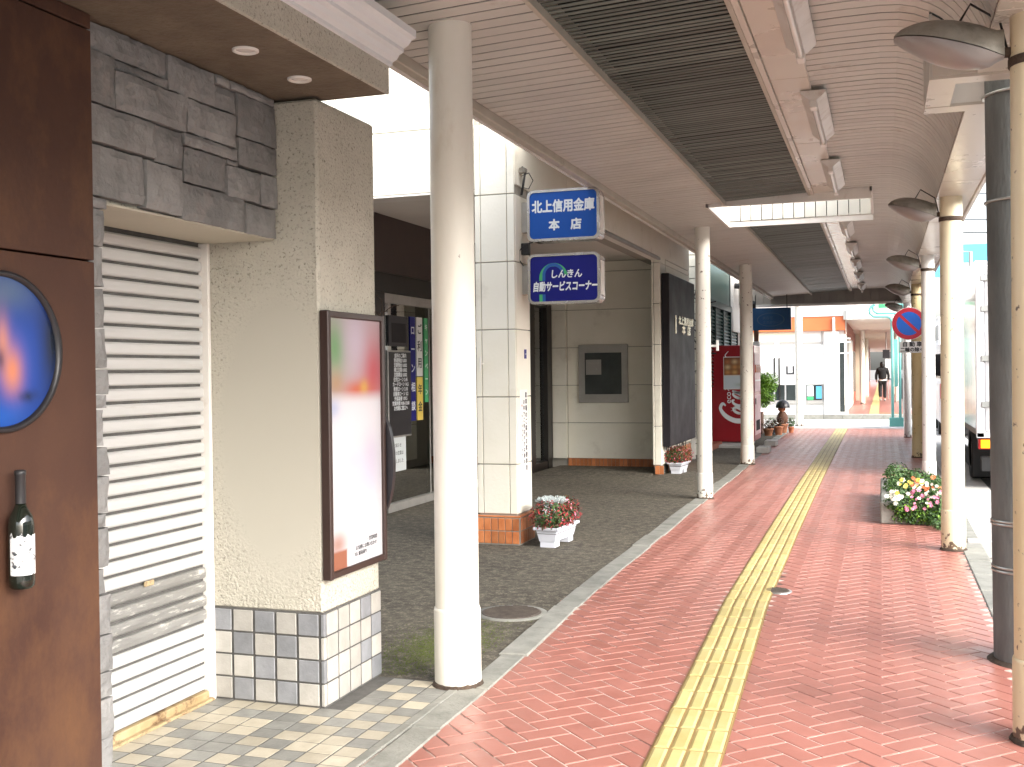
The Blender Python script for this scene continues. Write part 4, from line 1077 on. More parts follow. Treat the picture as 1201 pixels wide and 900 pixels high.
# boards inside the glass, by the post
b1 = thing('black_notice_board', (GX + .01, 10.85, 1.77), 'square black notice board on the entrance glass above the rate board', 'notice board')
bx('board', M['black'], b1, GX - .004, GX + .014, 10.62, 11.10, 1.78, 2.11, c=.003)
bx('inset', M['signblack'], b1, GX + .0145, GX + .017, 10.69, 11.05, 1.82, 2.03)
b2 = thing('rate_board', (GX + .01, 10.9, .8), 'tall black board with rows of white lettering on the entrance glass', 'notice board')
bx('frame', M['steel'], b2, GX - .004, GX + .010, 10.60, 11.19, .79, 1.735, c=.003)
bx('board', M['black'], b2, GX + .0105, GX + .016, 10.615, 11.175, .81, 1.715)
rows = ['金利のご案内', '普通預金 0.001', '定期預金 0.002', '積立定期 0.002', '定期積金 0.002', '住宅ローン 2.45', 'カードローン 14.5', '教育ローン 3.10', '自動車ローン 3.2', '外国為替 109.5', '営業時間 9:00-15:00', 'お気軽に窓口へ']
for k, s in enumerate(rows):
    text('lettering', s, .052, (GX + .0165, 10.90, 1.675 - k * .052), FACEX, M['printwhite'], b2, bold=.0015, extrude=.0003, spacing=1.0)
b3 = thing('paper_notice', (GX + .01, 10.83, .42), 'white paper notice taped low on the entrance glass', 'paper notice')
bx('sheet', M['paper'], b3, GX - .003, GX + .001, 10.60, 11.05, .42, .79)
for k, s in enumerate(('お知らせ', '本日の営業は', '終了しました')): text('lettering', s, .05, (GX + .0016, 10.83, .70 - k * .085), FACEX, M['ink'], b3, extrude=.0003)
def banner(x, y0, y1, z0, z1, m, s, sm_, label):  # banners mirrored in the glass, built as flat prints on its outer face
    t = thing('reflected_banner', (x, (y0 + y1) / 2, z0), label, 'banner')
    bx('cloth', m, t, x, x + .006, y0, y1, z0, z1)
    n = len(s); st_ = (z1 - z0) / (n + .5)
    for k, ch in enumerate(s): text('lettering', ch, min(st_, (y1 - y0)) * .8, (x + .0065, (y0 + y1) / 2, z1 - st_ * (k + .75)), FACEX, sm_, t, extrude=.0003, bold=.002)
banner(GX - .004, 11.20, 11.34, .95, 2.12, M['signnavy'], 'ローン相談', M['printwhite'], 'reflection of a narrow navy vertical banner, added as a print on the glass')
banner(GX - .004, 11.38, 11.54, 1.45, 2.12, M['white'], 'ご利用', M['ink'], 'reflection of a white vertical banner, a print on the glass between the navy and green ones')
banner(GX - .004, 11.385, 11.535, .95, 1.44, M['petalyellow'], '年金', M['ink'], 'reflection of a yellow banner, a print on the glass under the white one')
banner(GX - .004, 11.60, 11.70, 1.15, 2.12, M['green'], 'キャンペーン', M['printwhite'], 'reflection of a green vertical banner, added as a print on the glass')
# vertical notice strip and small number plate on the pillar side
vn = thing('vertical_notice', (BX + .01, 9.05, .55), 'white vertical notice strip on the side of the bank pillar', 'notice')
bx('strip', M['white'], vn, BX + .0025, BX + .007, 8.93, 9.13, .52, 1.33)
def vtext(s, size, x, y, z, m, parent, rot=FACEX, step=None, bold=.0):
    for k, ch in enumerate(s): text('lettering', ch, size, (x, y, z - k * (step or size * 1.08)), rot, m, parent, extrude=.0003, bold=bold)
vtext('駐車場のご案内お客様専用', .050, BX + .0075, 9.09, 1.28, M['ink'], vn, bold=.0015, step=.058)
vtext('お車でご来店の方は裏の', .040, BX + .0075, 9.03, 1.22, M['ink'], vn, bold=.001, step=.052)
vtext('第二駐車場をご利用', .024, BX + .0075, 8.975, 1.10, M['ink'], vn, step=.042)
vtext('※', .04, BX + .0075, 8.975, 1.19, M['redink'], vn)
np_ = thing('number_plate', (BX + .01, 9.09, 1.6), 'tiny navy number plate on the bank pillar side', 'plate')
bx('plate', M['signnavy'], np_, BX + .0025, BX + .008, 9.07, 9.12, 1.60, 1.68)
text('lettering', '1-12', .022, (BX + .0085, 9.095, 1.64), FACEX, M['printwhite'], np_, extrude=.0003)
# tap handle on the front pillar
hk = thing('flag_holder', (-3.30, 8.84, 1.55), 'small white metal flag holder bracket on the bank pillar front', 'bracket')
MB().tube([(-3.27, 8.85, 1.56), (-3.27, 8.80, 1.56)], .008, 8).build('stem', M['whitetrim'], hk)
MB().tube([(-3.27, 8.80, 1.50), (-3.27, 8.80, 1.62)], .009, 8).build('bar', M['whitetrim'], hk)

# ---------------------------------------------------------------- illuminated box signs on the pillar
def rrect(x0, x1, z0, z1, r, n=6):
    pts = []
    for cx, cz, a0 in ((x1 - r, z1 - r, 0), (x0 + r, z1 - r, 90), (x0 + r, z0 + r, 180), (x1 - r, z0 + r, 270)):
        for k in range(n + 1):
            a = R(a0 + 90 * k / n); pts.append((cx + r * math.cos(a), cz + r * math.sin(a)))
    return pts
def boxsign(z0, z1, label, facemat, lines):
    x0, x1 = -2.895, -2.255
    t = thing('box_sign', (x0 - .05, 9.08, (z0 + z1) / 2), label, 'sign', 'double box signs on the bank pillar')
    cas = MB().prism(rrect(x0, x1, z0, z1, .055), 'y', 9.0, 9.16).build('casing', M['chrome'], t)
    o_ = rrect(x0, x1, z0, z1, .055); i_ = rrect(x0 + .022, x1 - .022, z0 + .022, z1 - .022, .04)
    n = len(o_)
    for yy, s_ in ((9.0, -1), (9.16, 1)):
        vs = [(x, yy, z) for x, z in o_] + [(x, yy + s_ * .012, z) for x, z in o_] + [(x, yy + s_ * .012, z) for x, z in i_] + [(x, yy + s_ * .003, z) for x, z in i_]
        fs = [(k * n + i, k * n + (i + 1) % n, (k + 1) * n + (i + 1) % n, (k + 1) * n + i) for k in range(3) for i in range(n)]
        MB().add(vs, fs).build('rim', M['chrome'], t)
        MB().add([(x, yy + s_ * .0035, z) for x, z in i_], [tuple(range(n))]).build('face', facemat, t)
    bx('side_panel', M['whitetrim'], t, x1 - .001, x1 + .003, 9.02, 9.14, z0 + .07, z1 - .07)
    bx('bracket', M['steel'], t, BX - .02, x0 + .01, 9.04, 9.12, z0 + .09, z1 - .09, c=.004)
    lines(t, 8.9955)
    return t
def s1(t, y):
    text('lettering', '北上信用金庫', .112, (-2.575, y, 2.895), FRONT, M['printwhite'], t, bold=.0042, extrude=.0006, sx=.83)
    text('lettering', '本', .098, (-2.655, y, 2.735), FRONT, M['printwhite'], t, bold=.0042, extrude=.0006)
    text('lettering', '店', .098, (-2.46, y, 2.735), FRONT, M['printwhite'], t, bold=.0042, extrude=.0006)
def arch(t, y, x, z0, r, wd, m, xr=None, znd=None):
    pts = [(x, z0)]; zc_ = 2.43 - r - .03
    out = [(x - wd / 2, z0), (x - wd / 2, zc_)]
    cx = x + r
    ci, co = r - wd / 2, r + wd / 2
    outer = [(cx + co * math.cos(R(a)), zc_ + co * math.sin(R(a))) for a in range(180, 8, -8)]
    inner = [(cx + ci * math.cos(R(a)), zc_ + ci * math.sin(R(a))) for a in range(180, 8, -8)]
    vs = [(x - wd / 2, y, z0), (x + wd / 2, y, z0)]
    for (ax, az), (bx_, bz) in zip(outer, inner): vs += [(ax, y, az), (bx_, y, bz)]
    fs = [(2 * i, 2 * i + 1, 2 * i + 3, 2 * i + 2) for i in range(len(vs) // 2 - 1)]
    MB().add(vs, fs).build('emblem', m, t, fix=False)
def s2(t, y):
    arch(t, y, -2.78, 2.085, .115, .028, M['green'])
    arch(t, y - .0002, -2.752, 2.085, .085, .026, M['signcyan'])
    MB().add([(-2.815, y - .0006, 2.148), (-2.72, y - .0006, 2.148), (-2.72, y - .0006, 2.265), (-2.815, y - .0006, 2.265)], [(0, 1, 2, 3)]).build('emblem_gap', M['signnavy'], t, fix=False)
    text('lettering', 'しんきん', .078, (-2.555, y - .001, 2.315), FRONT, M['printwhite'], t, bold=.0022, extrude=.0006, sx=.92, shear=.1)
    text('lettering', '自動サービスコーナー', .088, (-2.565, y - .001, 2.208), FRONT, M['printwhite'], t, bold=.0034, extrude=.0006, sx=.66, shear=.15)
boxsign(2.605, 3.045, 'upper blue box sign with white lettering 北上信用金庫 本店 on the bank pillar', M['signblue'], s1)
boxsign(2.065, 2.495, 'lower navy box sign with green arch emblem and lettering 自動サービスコーナー', M['signnavy'], s2)
sc = thing('sign_wiring', (BX, 9.08, 2.55), 'small bracket lamp with loose black cables above and between the box signs', 'cable')
MB().tube([(BX + .01, 9.02, 3.02), (BX + .035, 9.0, 3.10), (BX + .055, 9.0, 3.22), (BX + .02, 9.02, 3.26)], .010, 8).build('bracket', M['wire'], sc)
MB().tube([(BX + .02, 9.0, 3.18), (BX + .09, 8.99, 3.20), (BX + .13, 8.98, 3.13), (BX + .09, 8.98, 3.06), (BX + .03, 9.0, 3.08)], .004, 6).build('cable', M['wire'], sc)
bx('lamp_housing', M['lamphood'], sc, BX + .005, BX + .06, 8.97, 9.05, 3.20, 3.25, c=.008)
MB().tube([(BX + .12, 8.995, 2.60), (BX + .04, 8.99, 2.585), (BX + .0, 8.98, 2.53), (BX + .0, 8.98, 2.45), (BX + .03, 8.99, 2.40)], .005, 6).build('cable', M['wire'], sc)
bx('junction_box', M['wire'], sc, BX + .004, BX + .07, 9.01, 9.08, 2.50, 2.60, c=.005)

# black sign panel with gold letters
bs = thing('black_wall_sign', (BX, 16.4, .4), 'tall black wall sign with small gold lettering near its middle', 'sign')
bx('panel', M['signblack'], bs, BX + .01, BX + .12, 15.34, 17.52, .40, 2.86, c=.008)
for k, s in enumerate(('北上信用金庫', '本  店')):
    text('lettering', s, .13 if k == 0 else .15, (BX + .1235, 16.72, 2.215 - k * .135), FACEX, M['gold'], bs, bold=.006, extrude=.003, sx=1.7 if k == 0 else 2.0)
bx('gold_bar', M['gold'], bs, BX + .121, BX + .128, 15.78, 15.86, 2.02, 2.28)
# marks under the sign: black vine drawing
vm = thing('vine_scrawl', (BX, 16.3, .33), 'dark dried creeper twigs on the wall under the black sign', 'creeper')
mb = MB()
for k in range(12):
    p = Vector((BX + .02, 15.5 + k * .15, .25 + random.random() * .05)); pts = [p.copy()]
    dv = Vector((0, random.uniform(-.4, .6), 1))
    for s_ in range(5):
        dv += Vector((0, random.uniform(-.7, .9), random.uniform(-.5, .2))); p = p + dv.normalized() * .035; pts.append(p.copy())
    mb.tube(pts, .006, 5)
mb.build('stems', M['wire'], vm)

# ================================================================== gap and green building, vending machine
bwl = thing('block_wall', (-3.6, 19.0, 0), 'pale concrete block wall in the gap beyond the black sign', 'wall')
bx('wall_core', M['blockjoint'], bwl, -5.2, -2.93, 19.01, 19.14, 0, 4.6)
for r_ in range(22):
    for c_ in range(7):
        xa = -5.2 + c_ * .40 + (.2 if r_ % 2 else 0) - .2
        xb = min(xa + .39, -2.92)
        xa = max(xa, -5.2)
        if xb - xa > .05: bx('block', M['block'], bwl, xa, xb, 18.995, 19.012, r_ * .205 + .006, r_ * .205 + .197, c=.003)
cb = thing('dangling_cables', (-3.0, 18.9, 2.5), 'black cables and hooks straggling over the pale block wall', 'cable')
mb = MB()
for a in ([(-3.02, 18.93, 3.5), (-2.98, 18.9, 3.0), (-3.1, 18.93, 2.7)], [(-3.1, 18.93, 2.75), (-2.9, 18.9, 2.62), (-2.7, 18.93, 2.66)], [(-3.1, 18.9, 2.2), (-2.9, 18.86, 2.05), (-2.7, 18.93, 1.9)],
          [(-3.1, 18.9, 1.85), (-2.85, 18.86, 1.86), (-2.7, 18.93, 1.92)], [(-3.1, 18.9, 2.05), (-2.95, 18.86, 1.8), (-2.7, 18.93, 1.76)], [(-3.12, 18.9, 2.4), (-2.9, 18.86, 2.2), (-2.7, 18.93, 2.1)],
          [(-3.1, 18.88, 1.45), (-2.95, 18.86, 1.5), (-2.75, 18.88, 1.44)], [(-3.0, 18.9, 1.2), (-2.98, 18.88, .9), (-3.0, 18.9, .7)]):
    MB().tube(a, .012, 6).build('cable', M['wire'], cb)
pp_ = thing('slim_sign_post', (-2.84, 18.2, 0), 'grey plate with vertical white lettering on a post behind the slim column', 'sign')
bx('post', M['whitetrim'], pp_, -3.02, -2.96, 18.15, 18.21, 0, 1.62, c=.004)
bx('plate', M['fargrey'], pp_, -2.94, -2.83, 18.12, 18.14, .34, 1.15)
vtext('北上信金本店通用口', .07, -2.885, 18.117, 1.08, M['printwhite'], pp_, rot=FRONT, step=.085)

gb = thing('green_building', (-3.1, 22.0, 0), 'dark green building with louvred metal shutters beside the vending machine', 'building')
bx('wall', M['greenwall'], gb, -7, -3.16, 19.2, 26.4, 0, 4.4)
bx('upper_panel', M['greenshut'], gb, -3.16, -3.12, 20.4, 23.9, 2.86, 3.62, c=.004)
bx('lintel', M['greenwall'], gb, -3.16, -3.09, 20.4, 25.3, 2.72, 2.85, c=.004)
lm = MB().prism([(-.005, 0), (.028, .006), (.03, .012), (-.005, .05)], 'y', 0, 1.0).mesh('louvre', M['greenshut'])
for ya in (20.6, 21.75, 22.9, 24.05):
    bx('louvre_frame', M['greenwall'], gb, -3.16, -3.10, ya - .05, ya, 1.1, 2.72, c=.004)
    for k in range(22):
        o = link('louvre', lm, gb, Vector((-3.150, ya + .02, 1.15 + k * .07)) - Vector(gb.location)); o.scale = (1, 1.06, 1)
bx('dark_door', M['darkframe'], gb, -3.16, -3.12, 25.3, 26.2, 0, 2.6)
bx('red_base', M['redbrown'], gb, -3.16, -2.95, 19.6, 21.3, 0, .10, c=.01)
ac = thing('white_equipment_panel', (-3.0, 24.9, 2.2), 'white equipment board with grey boxes and black lamp under the ceiling edge', 'equipment board')
bx('board', M['whitetrim'], ac, -3.12, -3.06, 24.05, 26.1, 2.32, 3.66, c=.005)
bx('grey_box', M['fargrey'], ac, -3.06, -2.98, 25.2, 25.5, 2.95, 3.25, c=.01)
bx('grey_box', M['fargrey'], ac, -3.06, -3.0, 25.55, 26.0, 2.55, 2.9, c=.01)
MB().tube([(-3.05, 24.3, 3.32), (-2.85, 24.25, 3.30)], .06, 12).build('lamp', M['wire'], ac)
MB().tube([(-3.05, 25.2, 3.30), (-2.90, 25.1, 3.32)], .09, 12).build('lamp', M['wire'], ac)

vd = thing('vending_machine', (-2.75, 22.0, .03), 'red drinks vending machine with white script lettering on its side', 'vending machine')
bx('cabinet', M['red'], vd, -3.17, -2.42, 21.5, 22.65, .075, 1.955, c=.012)
bx('plinth', M['fargrey'], vd, -3.14, -2.46, 21.55, 22.6, .0, .075)
dr = bx('door', M['red'], vd, -2.418, -2.35, 21.5, 22.65, .085, 1.95, c=.012)
bx('display_window', M['pinkwhite'], dr, -2.35, -2.343, 21.58, 22.57, 1.05, 1.80, c=.003)
bx('front_panel', M['pinkwhite'], dr, -2.35, -2.343, 21.55, 22.60, .20, .98, c=.003)
bx('outlet', M['void'], dr, -2.343, -2.339, 21.75, 22.4, .28, .48)
bx('coin_slot', M['void'], dr, -2.343, -2.337, 21.60, 21.72, .80, .92, c=.01)
bx('price_strip', M['white'], dr, -2.343, -2.339, 21.58, 22.57, 1.25, 1.28)
for k in range(8):
    MB().lathe(-2.352, 21.66 + k * .117, [(.03, 1.42), (.033, 1.43), (.033, 1.55), (.02, 1.57)], 12).build('can', M['white' if k % 2 else 'orange'], dr)
# script lettering on the side, reading upward
def ribbon(pts, w_, m, parent, y=21.4965, name='lettering'):
    P = []
    n = len(pts)      # Catmull-Rom
    for i in range(n - 1):
        p0 = pts[max(i - 1, 0)]; p1 = pts[i]; p2 = pts[i + 1]; p3 = pts[min(i + 2, n - 1)]
        for s_ in range(8):
            t = s_ / 8
            P.append(tuple(.5 * ((2 * p1[k]) + (-p0[k] + p2[k]) * t + (2 * p0[k] - 5 * p1[k] + 4 * p2[k] - p3[k]) * t * t + (-p0[k] + 3 * p1[k] - 3 * p2[k] + p3[k]) * t ** 3) for k in range(3)))
    P.append(pts[-1])
    vs = []
    for i, (u, v_, q) in enumerate(P):
        a = P[max(i - 1, 0)]; b = P[min(i + 1, len(P) - 1)]
        dx, dy = b[0] - a[0], b[1] - a[1]; l_ = math.hypot(dx, dy) or 1
        nx, ny = -dy / l_ * w_ * q / 2, dx / l_ * w_ * q / 2
        for sgn in (1, -1):
            uu, vv = u + nx * sgn, v_ + ny * sgn
            vs.append((-2.60 - vv, y, .52 + uu))      # u runs up the side, v towards the building
    MB().add(vs, [(2 * i, 2 * i + 1, 2 * i + 3, 2 * i + 2) for i in range(len(P) - 1)]).build(name, m, parent, fix=False)
W_c = M['printwhite']
# (u along reading direction, v up in the letter, pen width factor)
ribbon([(.26, .30, .5), (.30, .36, 1), (.20, .40, 1.1), (.06, .30, 1.5), (-.03, .12, 1.7), (-.02, -.06, 1.7), (.08, -.16, 1.3), (.22, -.20, .8), (.36, -.18, .4)], .056, W_c, vd)
def oo(cx, cy, rx, ry, sh):
    return [(cx + rx * math.cos(a) + sh * ry * math.sin(a), cy + ry * math.sin(a), .75 + .55 * abs(math.cos(a + .3))) for a in np.linspace(.9, .9 + 2 * math.pi, 14)]
ribbon(oo(.17, .07, .05, .085, .35), .040, W_c, vd)
ribbon([(.37, .13, .7), (.36, .17, .9), (.30, .14, 1.2), (.26, .05, 1.4), (.29, -.02, 1.0), (.36, .0, .6), (.42, .05, .5)], .040, W_c, vd)
ribbon(oo(.46, .07, .045, .085, .35), .040, W_c, vd)
ribbon([(.55, .17, .8), (.51, .05, 1.2), (.53, -.02, 1.0), (.60, .02, .6), (.66, .10, .5)], .040, W_c, vd)
ribbon([(.22, .20, .6), (.19, .10, 1), (.16, .20, .6)], .008, W_c, vd)
text('lettering', 'ecoる', .155, (-2.845, 21.4965, .885 + .13), Matrix(((0, -1, 0), (0, 0, -1), (1, 0, 0))).to_euler(), W_c, vd, bold=.001, extrude=.0005)
ribbon([(.70, .22, .6), (.76, .30, .8), (.84, .24, .9), (.92, .31, .8), (1.02, .25, .9), (1.08, .32, .8), (1.16, .25, .9), (1.24, .30, .8), (1.32, .24, .6)], .022, W_c, vd)
sd = bx('food_poster', M['white'], vd, -2.935, -2.50, 21.488, 21.497, 1.10, 1.735)
def food(u, v):
    c = (.22, .07, .03)
    for i in range(9):
        cu, cv = (i % 3) * .33 + .17, .52 + (i // 3) * .17
        c = mixc(c, ((.62, .30, .10), (.68, .42, .14), (.5, .18, .07), (.72, .55, .3))[i % 4], gs(u, v, cu, cv, .13, .07))
    if v < .40: c = (.62, .70, .74)
    if v < .40: c = mixc(c, (.30, .40, .34), .6 * gs(u, v, .8, .12, .3, .06))
    if .40 <= v < .43: c = (.75, .73, .7)
    return c
vs = []; cols = []; nu, nv = 24, 36
for i in range(nu + 1):
    for j in range(nv + 1):
        u, v_ = i / nu, j / nv; vs.append((-2.925 + .415 * u, 21.4865, 1.115 + .605 * v_)); cols.append(food(u, v_))
o = MB().add(vs, [(i * (nv + 1) + j, (i + 1) * (nv + 1) + j, (i + 1) * (nv + 1) + j + 1, i * (nv + 1) + j + 1) for i in range(nu) for j in range(nv)]).build('food_picture', vcol_mat('food_picture', .4), sd, fix=False)
ca = o.data.color_attributes.new('print', 'FLOAT_COLOR', 'POINT')
for i, c in enumerate(cols): ca.data[i].color = (*c, 1)
slab = thing('concrete_slab', (-2.8, 21.2, 0), 'low pale concrete slab under the red vending machine', 'slab')
bx('slab', M['palecon'], slab, -3.19, -2.47, 20.85, 21.49, -.01, .055, c=.01)
for x, y, lb in ((-2.02, 19.75, 'nearer pale concrete block on the ground by the rust streaked column'), (-2.06, 21.55, 'farther pale concrete block in front of the vending machine')):
    t = thing('concrete_block', (x, y, 0), lb, 'block', 'concrete blocks in front of the vending machine')
    bx('block', M['palecon'], t, x - .10, x + .12, y - .16, y + .28, 0, .11, c=.012)
wf = thing('white_flag', (-3.0, 17.0, 1.77), 'small white tap bracket beside the slim cream column', 'bracket')
bx('arm', M['white'], wf, -1.86, -1.79, 12.6, 12.62, 1.745, 1.77); bx('plate', M['white'], wf, -1.80, -1.775, 12.59, 12.63, 1.70, 1.82)
# blue hanging sign
hb = thing('hanging_sign', (-2.25, 24.0, 2.9), 'dark blue rectangular hanging sign with faint oval print under the end beam', 'sign')
bx('board', M['navy'], hb, -2.66, -1.835, 23.97, 24.05, 2.32, 2.80, c=.006)
ov = MB(); nn = 44; vs = []
for rr in (.92, 1.0):
    for k in range(nn):
        a = 2 * math.pi * k / nn; vs.append((-2.26 + .29 * rr * math.cos(a), 23.968, 2.545 + .145 * rr * math.sin(a)))
ov.add(vs, [(k, (k + 1) % nn, nn + (k + 1) % nn, nn + k) for k in range(nn)]).build('oval_print', M['faint'], hb, fix=False)
text('lettering', '美容室', .075, (-2.32, 23.967, 2.575), FRONT, M['faint'], hb, extrude=.0003); text('lettering', 'エスポワール', .07, (-2.22, 23.967, 2.48), FRONT, M['faint'], hb, extrude=.0003)
for x in (-2.58, -1.92): MB().tube([(x, 24.0, 2.8), (x, 24.0, 3.08)], .008, 6).build('hanger', M['wire'], hb)
MB().tube([(-2.62, 24.02, 2.82), (-2.62, 23.9, 2.92)], .05, 10).build('spotlight', M['wire'], hb)
wb = thing('white_post_box', (-2.62, 24.6, 1.9), 'small white box on a dark post below the blue hanging sign', 'box')
bx('post', M['wood'], wb, -2.72, -2.62, 24.9, 25.0, 0, 2.4, c=.004)
bx('box', M['white'], wb, -2.72, -2.58, 24.74, 24.89, 1.78, 2.10, c=.01)

# ================================================================== PLANTS
def leafball(mb, c, rad, n, size, flat=.8, zmin=None, shell=.35, up=.3):
    for _ in range(n):
        v = Vector((random.gauss(0, 1), random.gauss(0, 1), random.gauss(0, 1))).normalized() * (shell + (1 - shell) * random.random() ** .5)
        p = Vector((c[0] + v.x * rad[0], c[1] + v.y * rad[1], c[2] + v.z * rad[2]))
        if zmin is not None and p.z < zmin: p.z = zmin + random.random() * .03
        nrm = (v + Vector((random.uniform(-.7, .7), random.uniform(-.7, .7), random.uniform(-.4, .9) + up))).normalized()
        a = nrm.orthogonal().normalized(); a = (Matrix.Rotation(random.uniform(0, 6.28), 3, nrm) @ a); b = nrm.cross(a)
        s_ = size * random.uniform(.6, 1.35)
        tip = p + a * s_; mid = nrm * s_ * .18
        mb.add([p - a * s_ * .8, p + b * s_ * .5 + mid, tip, p - b * s_ * .5 + mid, p + a * s_ * .1], [(0, 4, 1), (1, 4, 2), (2, 4, 3), (3, 4, 0)])
def flower(p, s_, m, parent, nrm=None, name='flower', petals=6):
    nrm = (nrm or Vector((random.uniform(-.5, .3), -1, random.uniform(.2, 1)))).normalized()
    a = nrm.orthogonal().normalized(); b = nrm.cross(a); mb = MB(); p = Vector(p)
    for ly, sc_, h in ((0, 1.0, .1), (1, .62, .35)):
        for k in range(petals):
            an = 2 * math.pi * (k + .5 * ly) / petals
            d1 = a * math.cos(an) + b * math.sin(an); t1 = a * math.cos(an + math.pi / 2) + b * math.sin(an + math.pi / 2)
            q = s_ * sc_
            mb.add([p, p + d1 * q * .6 + t1 * q * .38 + nrm * q * h, p + d1 * q + nrm * q * h * .6, p + d1 * q * .6 - t1 * q * .38 + nrm * q * h], [(0, 1, 2), (0, 2, 3)])
    return mb.build(name, m, parent, fix=False)
def planter(x, y, ang, ln, wd, h, label):
    t = thing('planter', (x, y, 0), label, 'planter', 'white plastic planters with red flowers by the bank')
    Mz = Matrix.Translation((x, y, 0)) @ Matrix.Rotation(ang, 4, 'Z')
    b = MB()
    def tap(x0, x1, y0, y1, z0, z1, q):
        vs = [(x0 + q, y0 + q, z0), (x1 - q, y0 + q, z0), (x1 - q, y1 - q, z0), (x0 + q, y1 - q, z0), (x0, y0, z1), (x1, y0, z1), (x1, y1, z1), (x0, y1, z1)]
        b.add([tuple(Mz @ Vector(p)) for p in vs], [(3, 2, 1, 0), (0, 1, 5, 4), (1, 2, 6, 5), (2, 3, 7, 6), (3, 0, 4, 7)])
    tap(-wd / 2, wd / 2, -ln / 2, ln / 2, .05, h, .025)
    b.box(-wd / 2 + .03, wd / 2 - .03, -ln / 2 + .03, -ln / 2 + .15, .0, .055, M=Mz)
    b.box(-wd / 2 + .03, wd / 2 - .03, ln / 2 - .15, ln / 2 - .03, .0, .055, M=Mz)
    b.build('box', M['plastic'], t)
    r_ = MB()
    for a in ((-wd / 2 - .018, -wd / 2 + .004, -ln / 2 - .018, ln / 2 + .018), (wd / 2 - .004, wd / 2 + .018, -ln / 2 - .018, ln / 2 + .018), (-wd / 2 + .0045, wd / 2 - .0045, -ln / 2 - .018, -ln / 2 + .004), (-wd / 2 + .0045, wd / 2 - .0045, ln / 2 - .004, ln / 2 + .018)):
        r_.box(*a, h - .018, h + .006, c=.004, M=Mz)
    r_.build('rim', M['plastic'], t)
    MB().box(-wd / 2 + .01, wd / 2 - .01, -ln / 2 + .01, ln / 2 - .01, h - .05, h - .02, M=Mz).build('soil', M['soil'], t)
    g_ = MB(); g2 = MB(); sl_ = MB(); fl_ = MB(); fp_ = MB()
    sx_ = ln / .5
    for k in range(6):
        u = -ln / 2 + .04 + (ln - .08) * k / 5
        c = Mz @ Vector((random.uniform(-.03, .03), u, h + .10))
        leafball(g_, c, (.15, .13, .13), 190, .018, zmin=h + .0)
        leafball(g2, c, (.16, .14, .13), 150, .015, zmin=h + .0)
        leafball(fl_, c, (.175, .15, .135), 130, .013, zmin=h + .0, shell=.8)
    leafball(fp_, Mz @ Vector((.03, -.03, h + .12)), (.17, .20, .12), 46, .016, shell=.9)
    g_.build('leaves', M['leafgreen'], t, fix=False)['kind'] = 'stuff'
    g2.build('dark_leaves', M['leafred'], t, fix=False)['kind'] = 'stuff'
    fl_.build('blossoms', M['petalred'], t, fix=False)['kind'] = 'stuff'
    fp_.build('pale_blossoms', M['petalpink'], t, fix=False)['kind'] = 'stuff'
    return t, Mz, h
t, Mz, h = planter(-2.67, 9.02, R(-4), .52, .19, .165, 'white plastic planter of red flowers with silver foliage beside the orange plinth')
sf = MB()
for _ in range(420):
    a = random.uniform(0, 6.28); rr = random.random() ** .5 * .085
    p = Mz @ Vector((rr * math.cos(a) - .02, rr * math.sin(a) * 1.1 - .05, h + .17)); dv = Vector((math.cos(a) * .6, math.sin(a) * .6, 1.2)) + Vector((random.gauss(0, .3), random.gauss(0, .3), 0))
    pts = [p]
    for s_ in range(3):
        p = p + dv.normalized() * .028; dv += Vector((random.gauss(0, .5), random.gauss(0, .5), -.25)); pts.append(p)
    sf.tube(pts, [.003, .005, .006, .002], 4, caps=False)
leafball(sf, Mz @ Vector((.02, -.22, h + .14)), (.06, .08, .09), 120, .012)
o = sf.build('silver_leaves', M['silver'], t, fix=False); o['kind'] = 'stuff'
planter(-2.80, 15.72, R(-6), .42, .19, .155, 'white plastic planter of dull red flowers under the black sign')

# flower bed by the road
fb = thing('flower_planter', (.28, 11.9, 0), 'low concrete planter overflowing with white, yellow and pink flowers', 'planter')
for a in ((-.03, .50, 10.92, 11.02, 0, .21), (-.03, .50, 13.2, 13.3, 0, .21), (-.03, .06, 11.025, 13.195, 0, .21), (.41, .50, 11.025, 13.195, 0, .21)):
    bx('wall', M['concrete'], fb, *a, c=.012)
bx('soil', M['soil'], fb, .062, .408, 11.025, 13.195, .10, .17)
g_ = MB(); g3 = MB()
for k in range(34):
    y = 10.98 + 2.25 * (k // 3) / 11; x = .15 + .17 * (k % 3) + random.uniform(-.05, .05)
    hh = random.uniform(.13, .25) + .05 * math.sin(k)
    leafball(g_, (x, y, hh), (.13, .16, .13), 300, .021, zmin=.16)
    leafball(g3, (x + random.uniform(-.1, .1), y, hh - .06), (.16, .17, .15), 120, .017, zmin=.14)
for k in range(9): # foliage spilling over the near wall
    leafball(g_, (.14 + k * .05, 10.90, .13 + .04 * math.sin(k * 2)), (.07, .05, .12), 130, .019, zmin=.015)
for k in range(10):
    leafball(g3, (.12 + k * .045, 10.90, .10), (.06, .05, .09), 60, .015, zmin=.015)
g_.build('foliage', M['leafgreen'], fb, fix=False)['kind'] = 'stuff'
g3.build('light_foliage', M['leaflime'], fb, fix=False)['kind'] = 'stuff'
cl = [('petalwhite', 34, (.06, .50), (.22, .42)), ('petalyellow', 12, (.08, .35), (.30, .44)), ('petalpink', 17, (.25, .52), (.16, .34)), ('petalorange', 12, (.25, .52), (.34, .46)), ('petalpink', 5, (.16, .28), (.09, .18)), ('petalwhite', 8, (.02, .14), (.20, .32))]
for key, n_, xr, zr in cl:
    for _ in range(n_):
        x = random.uniform(*xr); z = random.uniform(*zr); y = 10.80 + max(0, (z - .22)) * random.uniform(.1, 1.6) + random.uniform(0, .05)
        flower((x, y, z), random.uniform(.014, .028), M[key], fb)
g5 = MB()
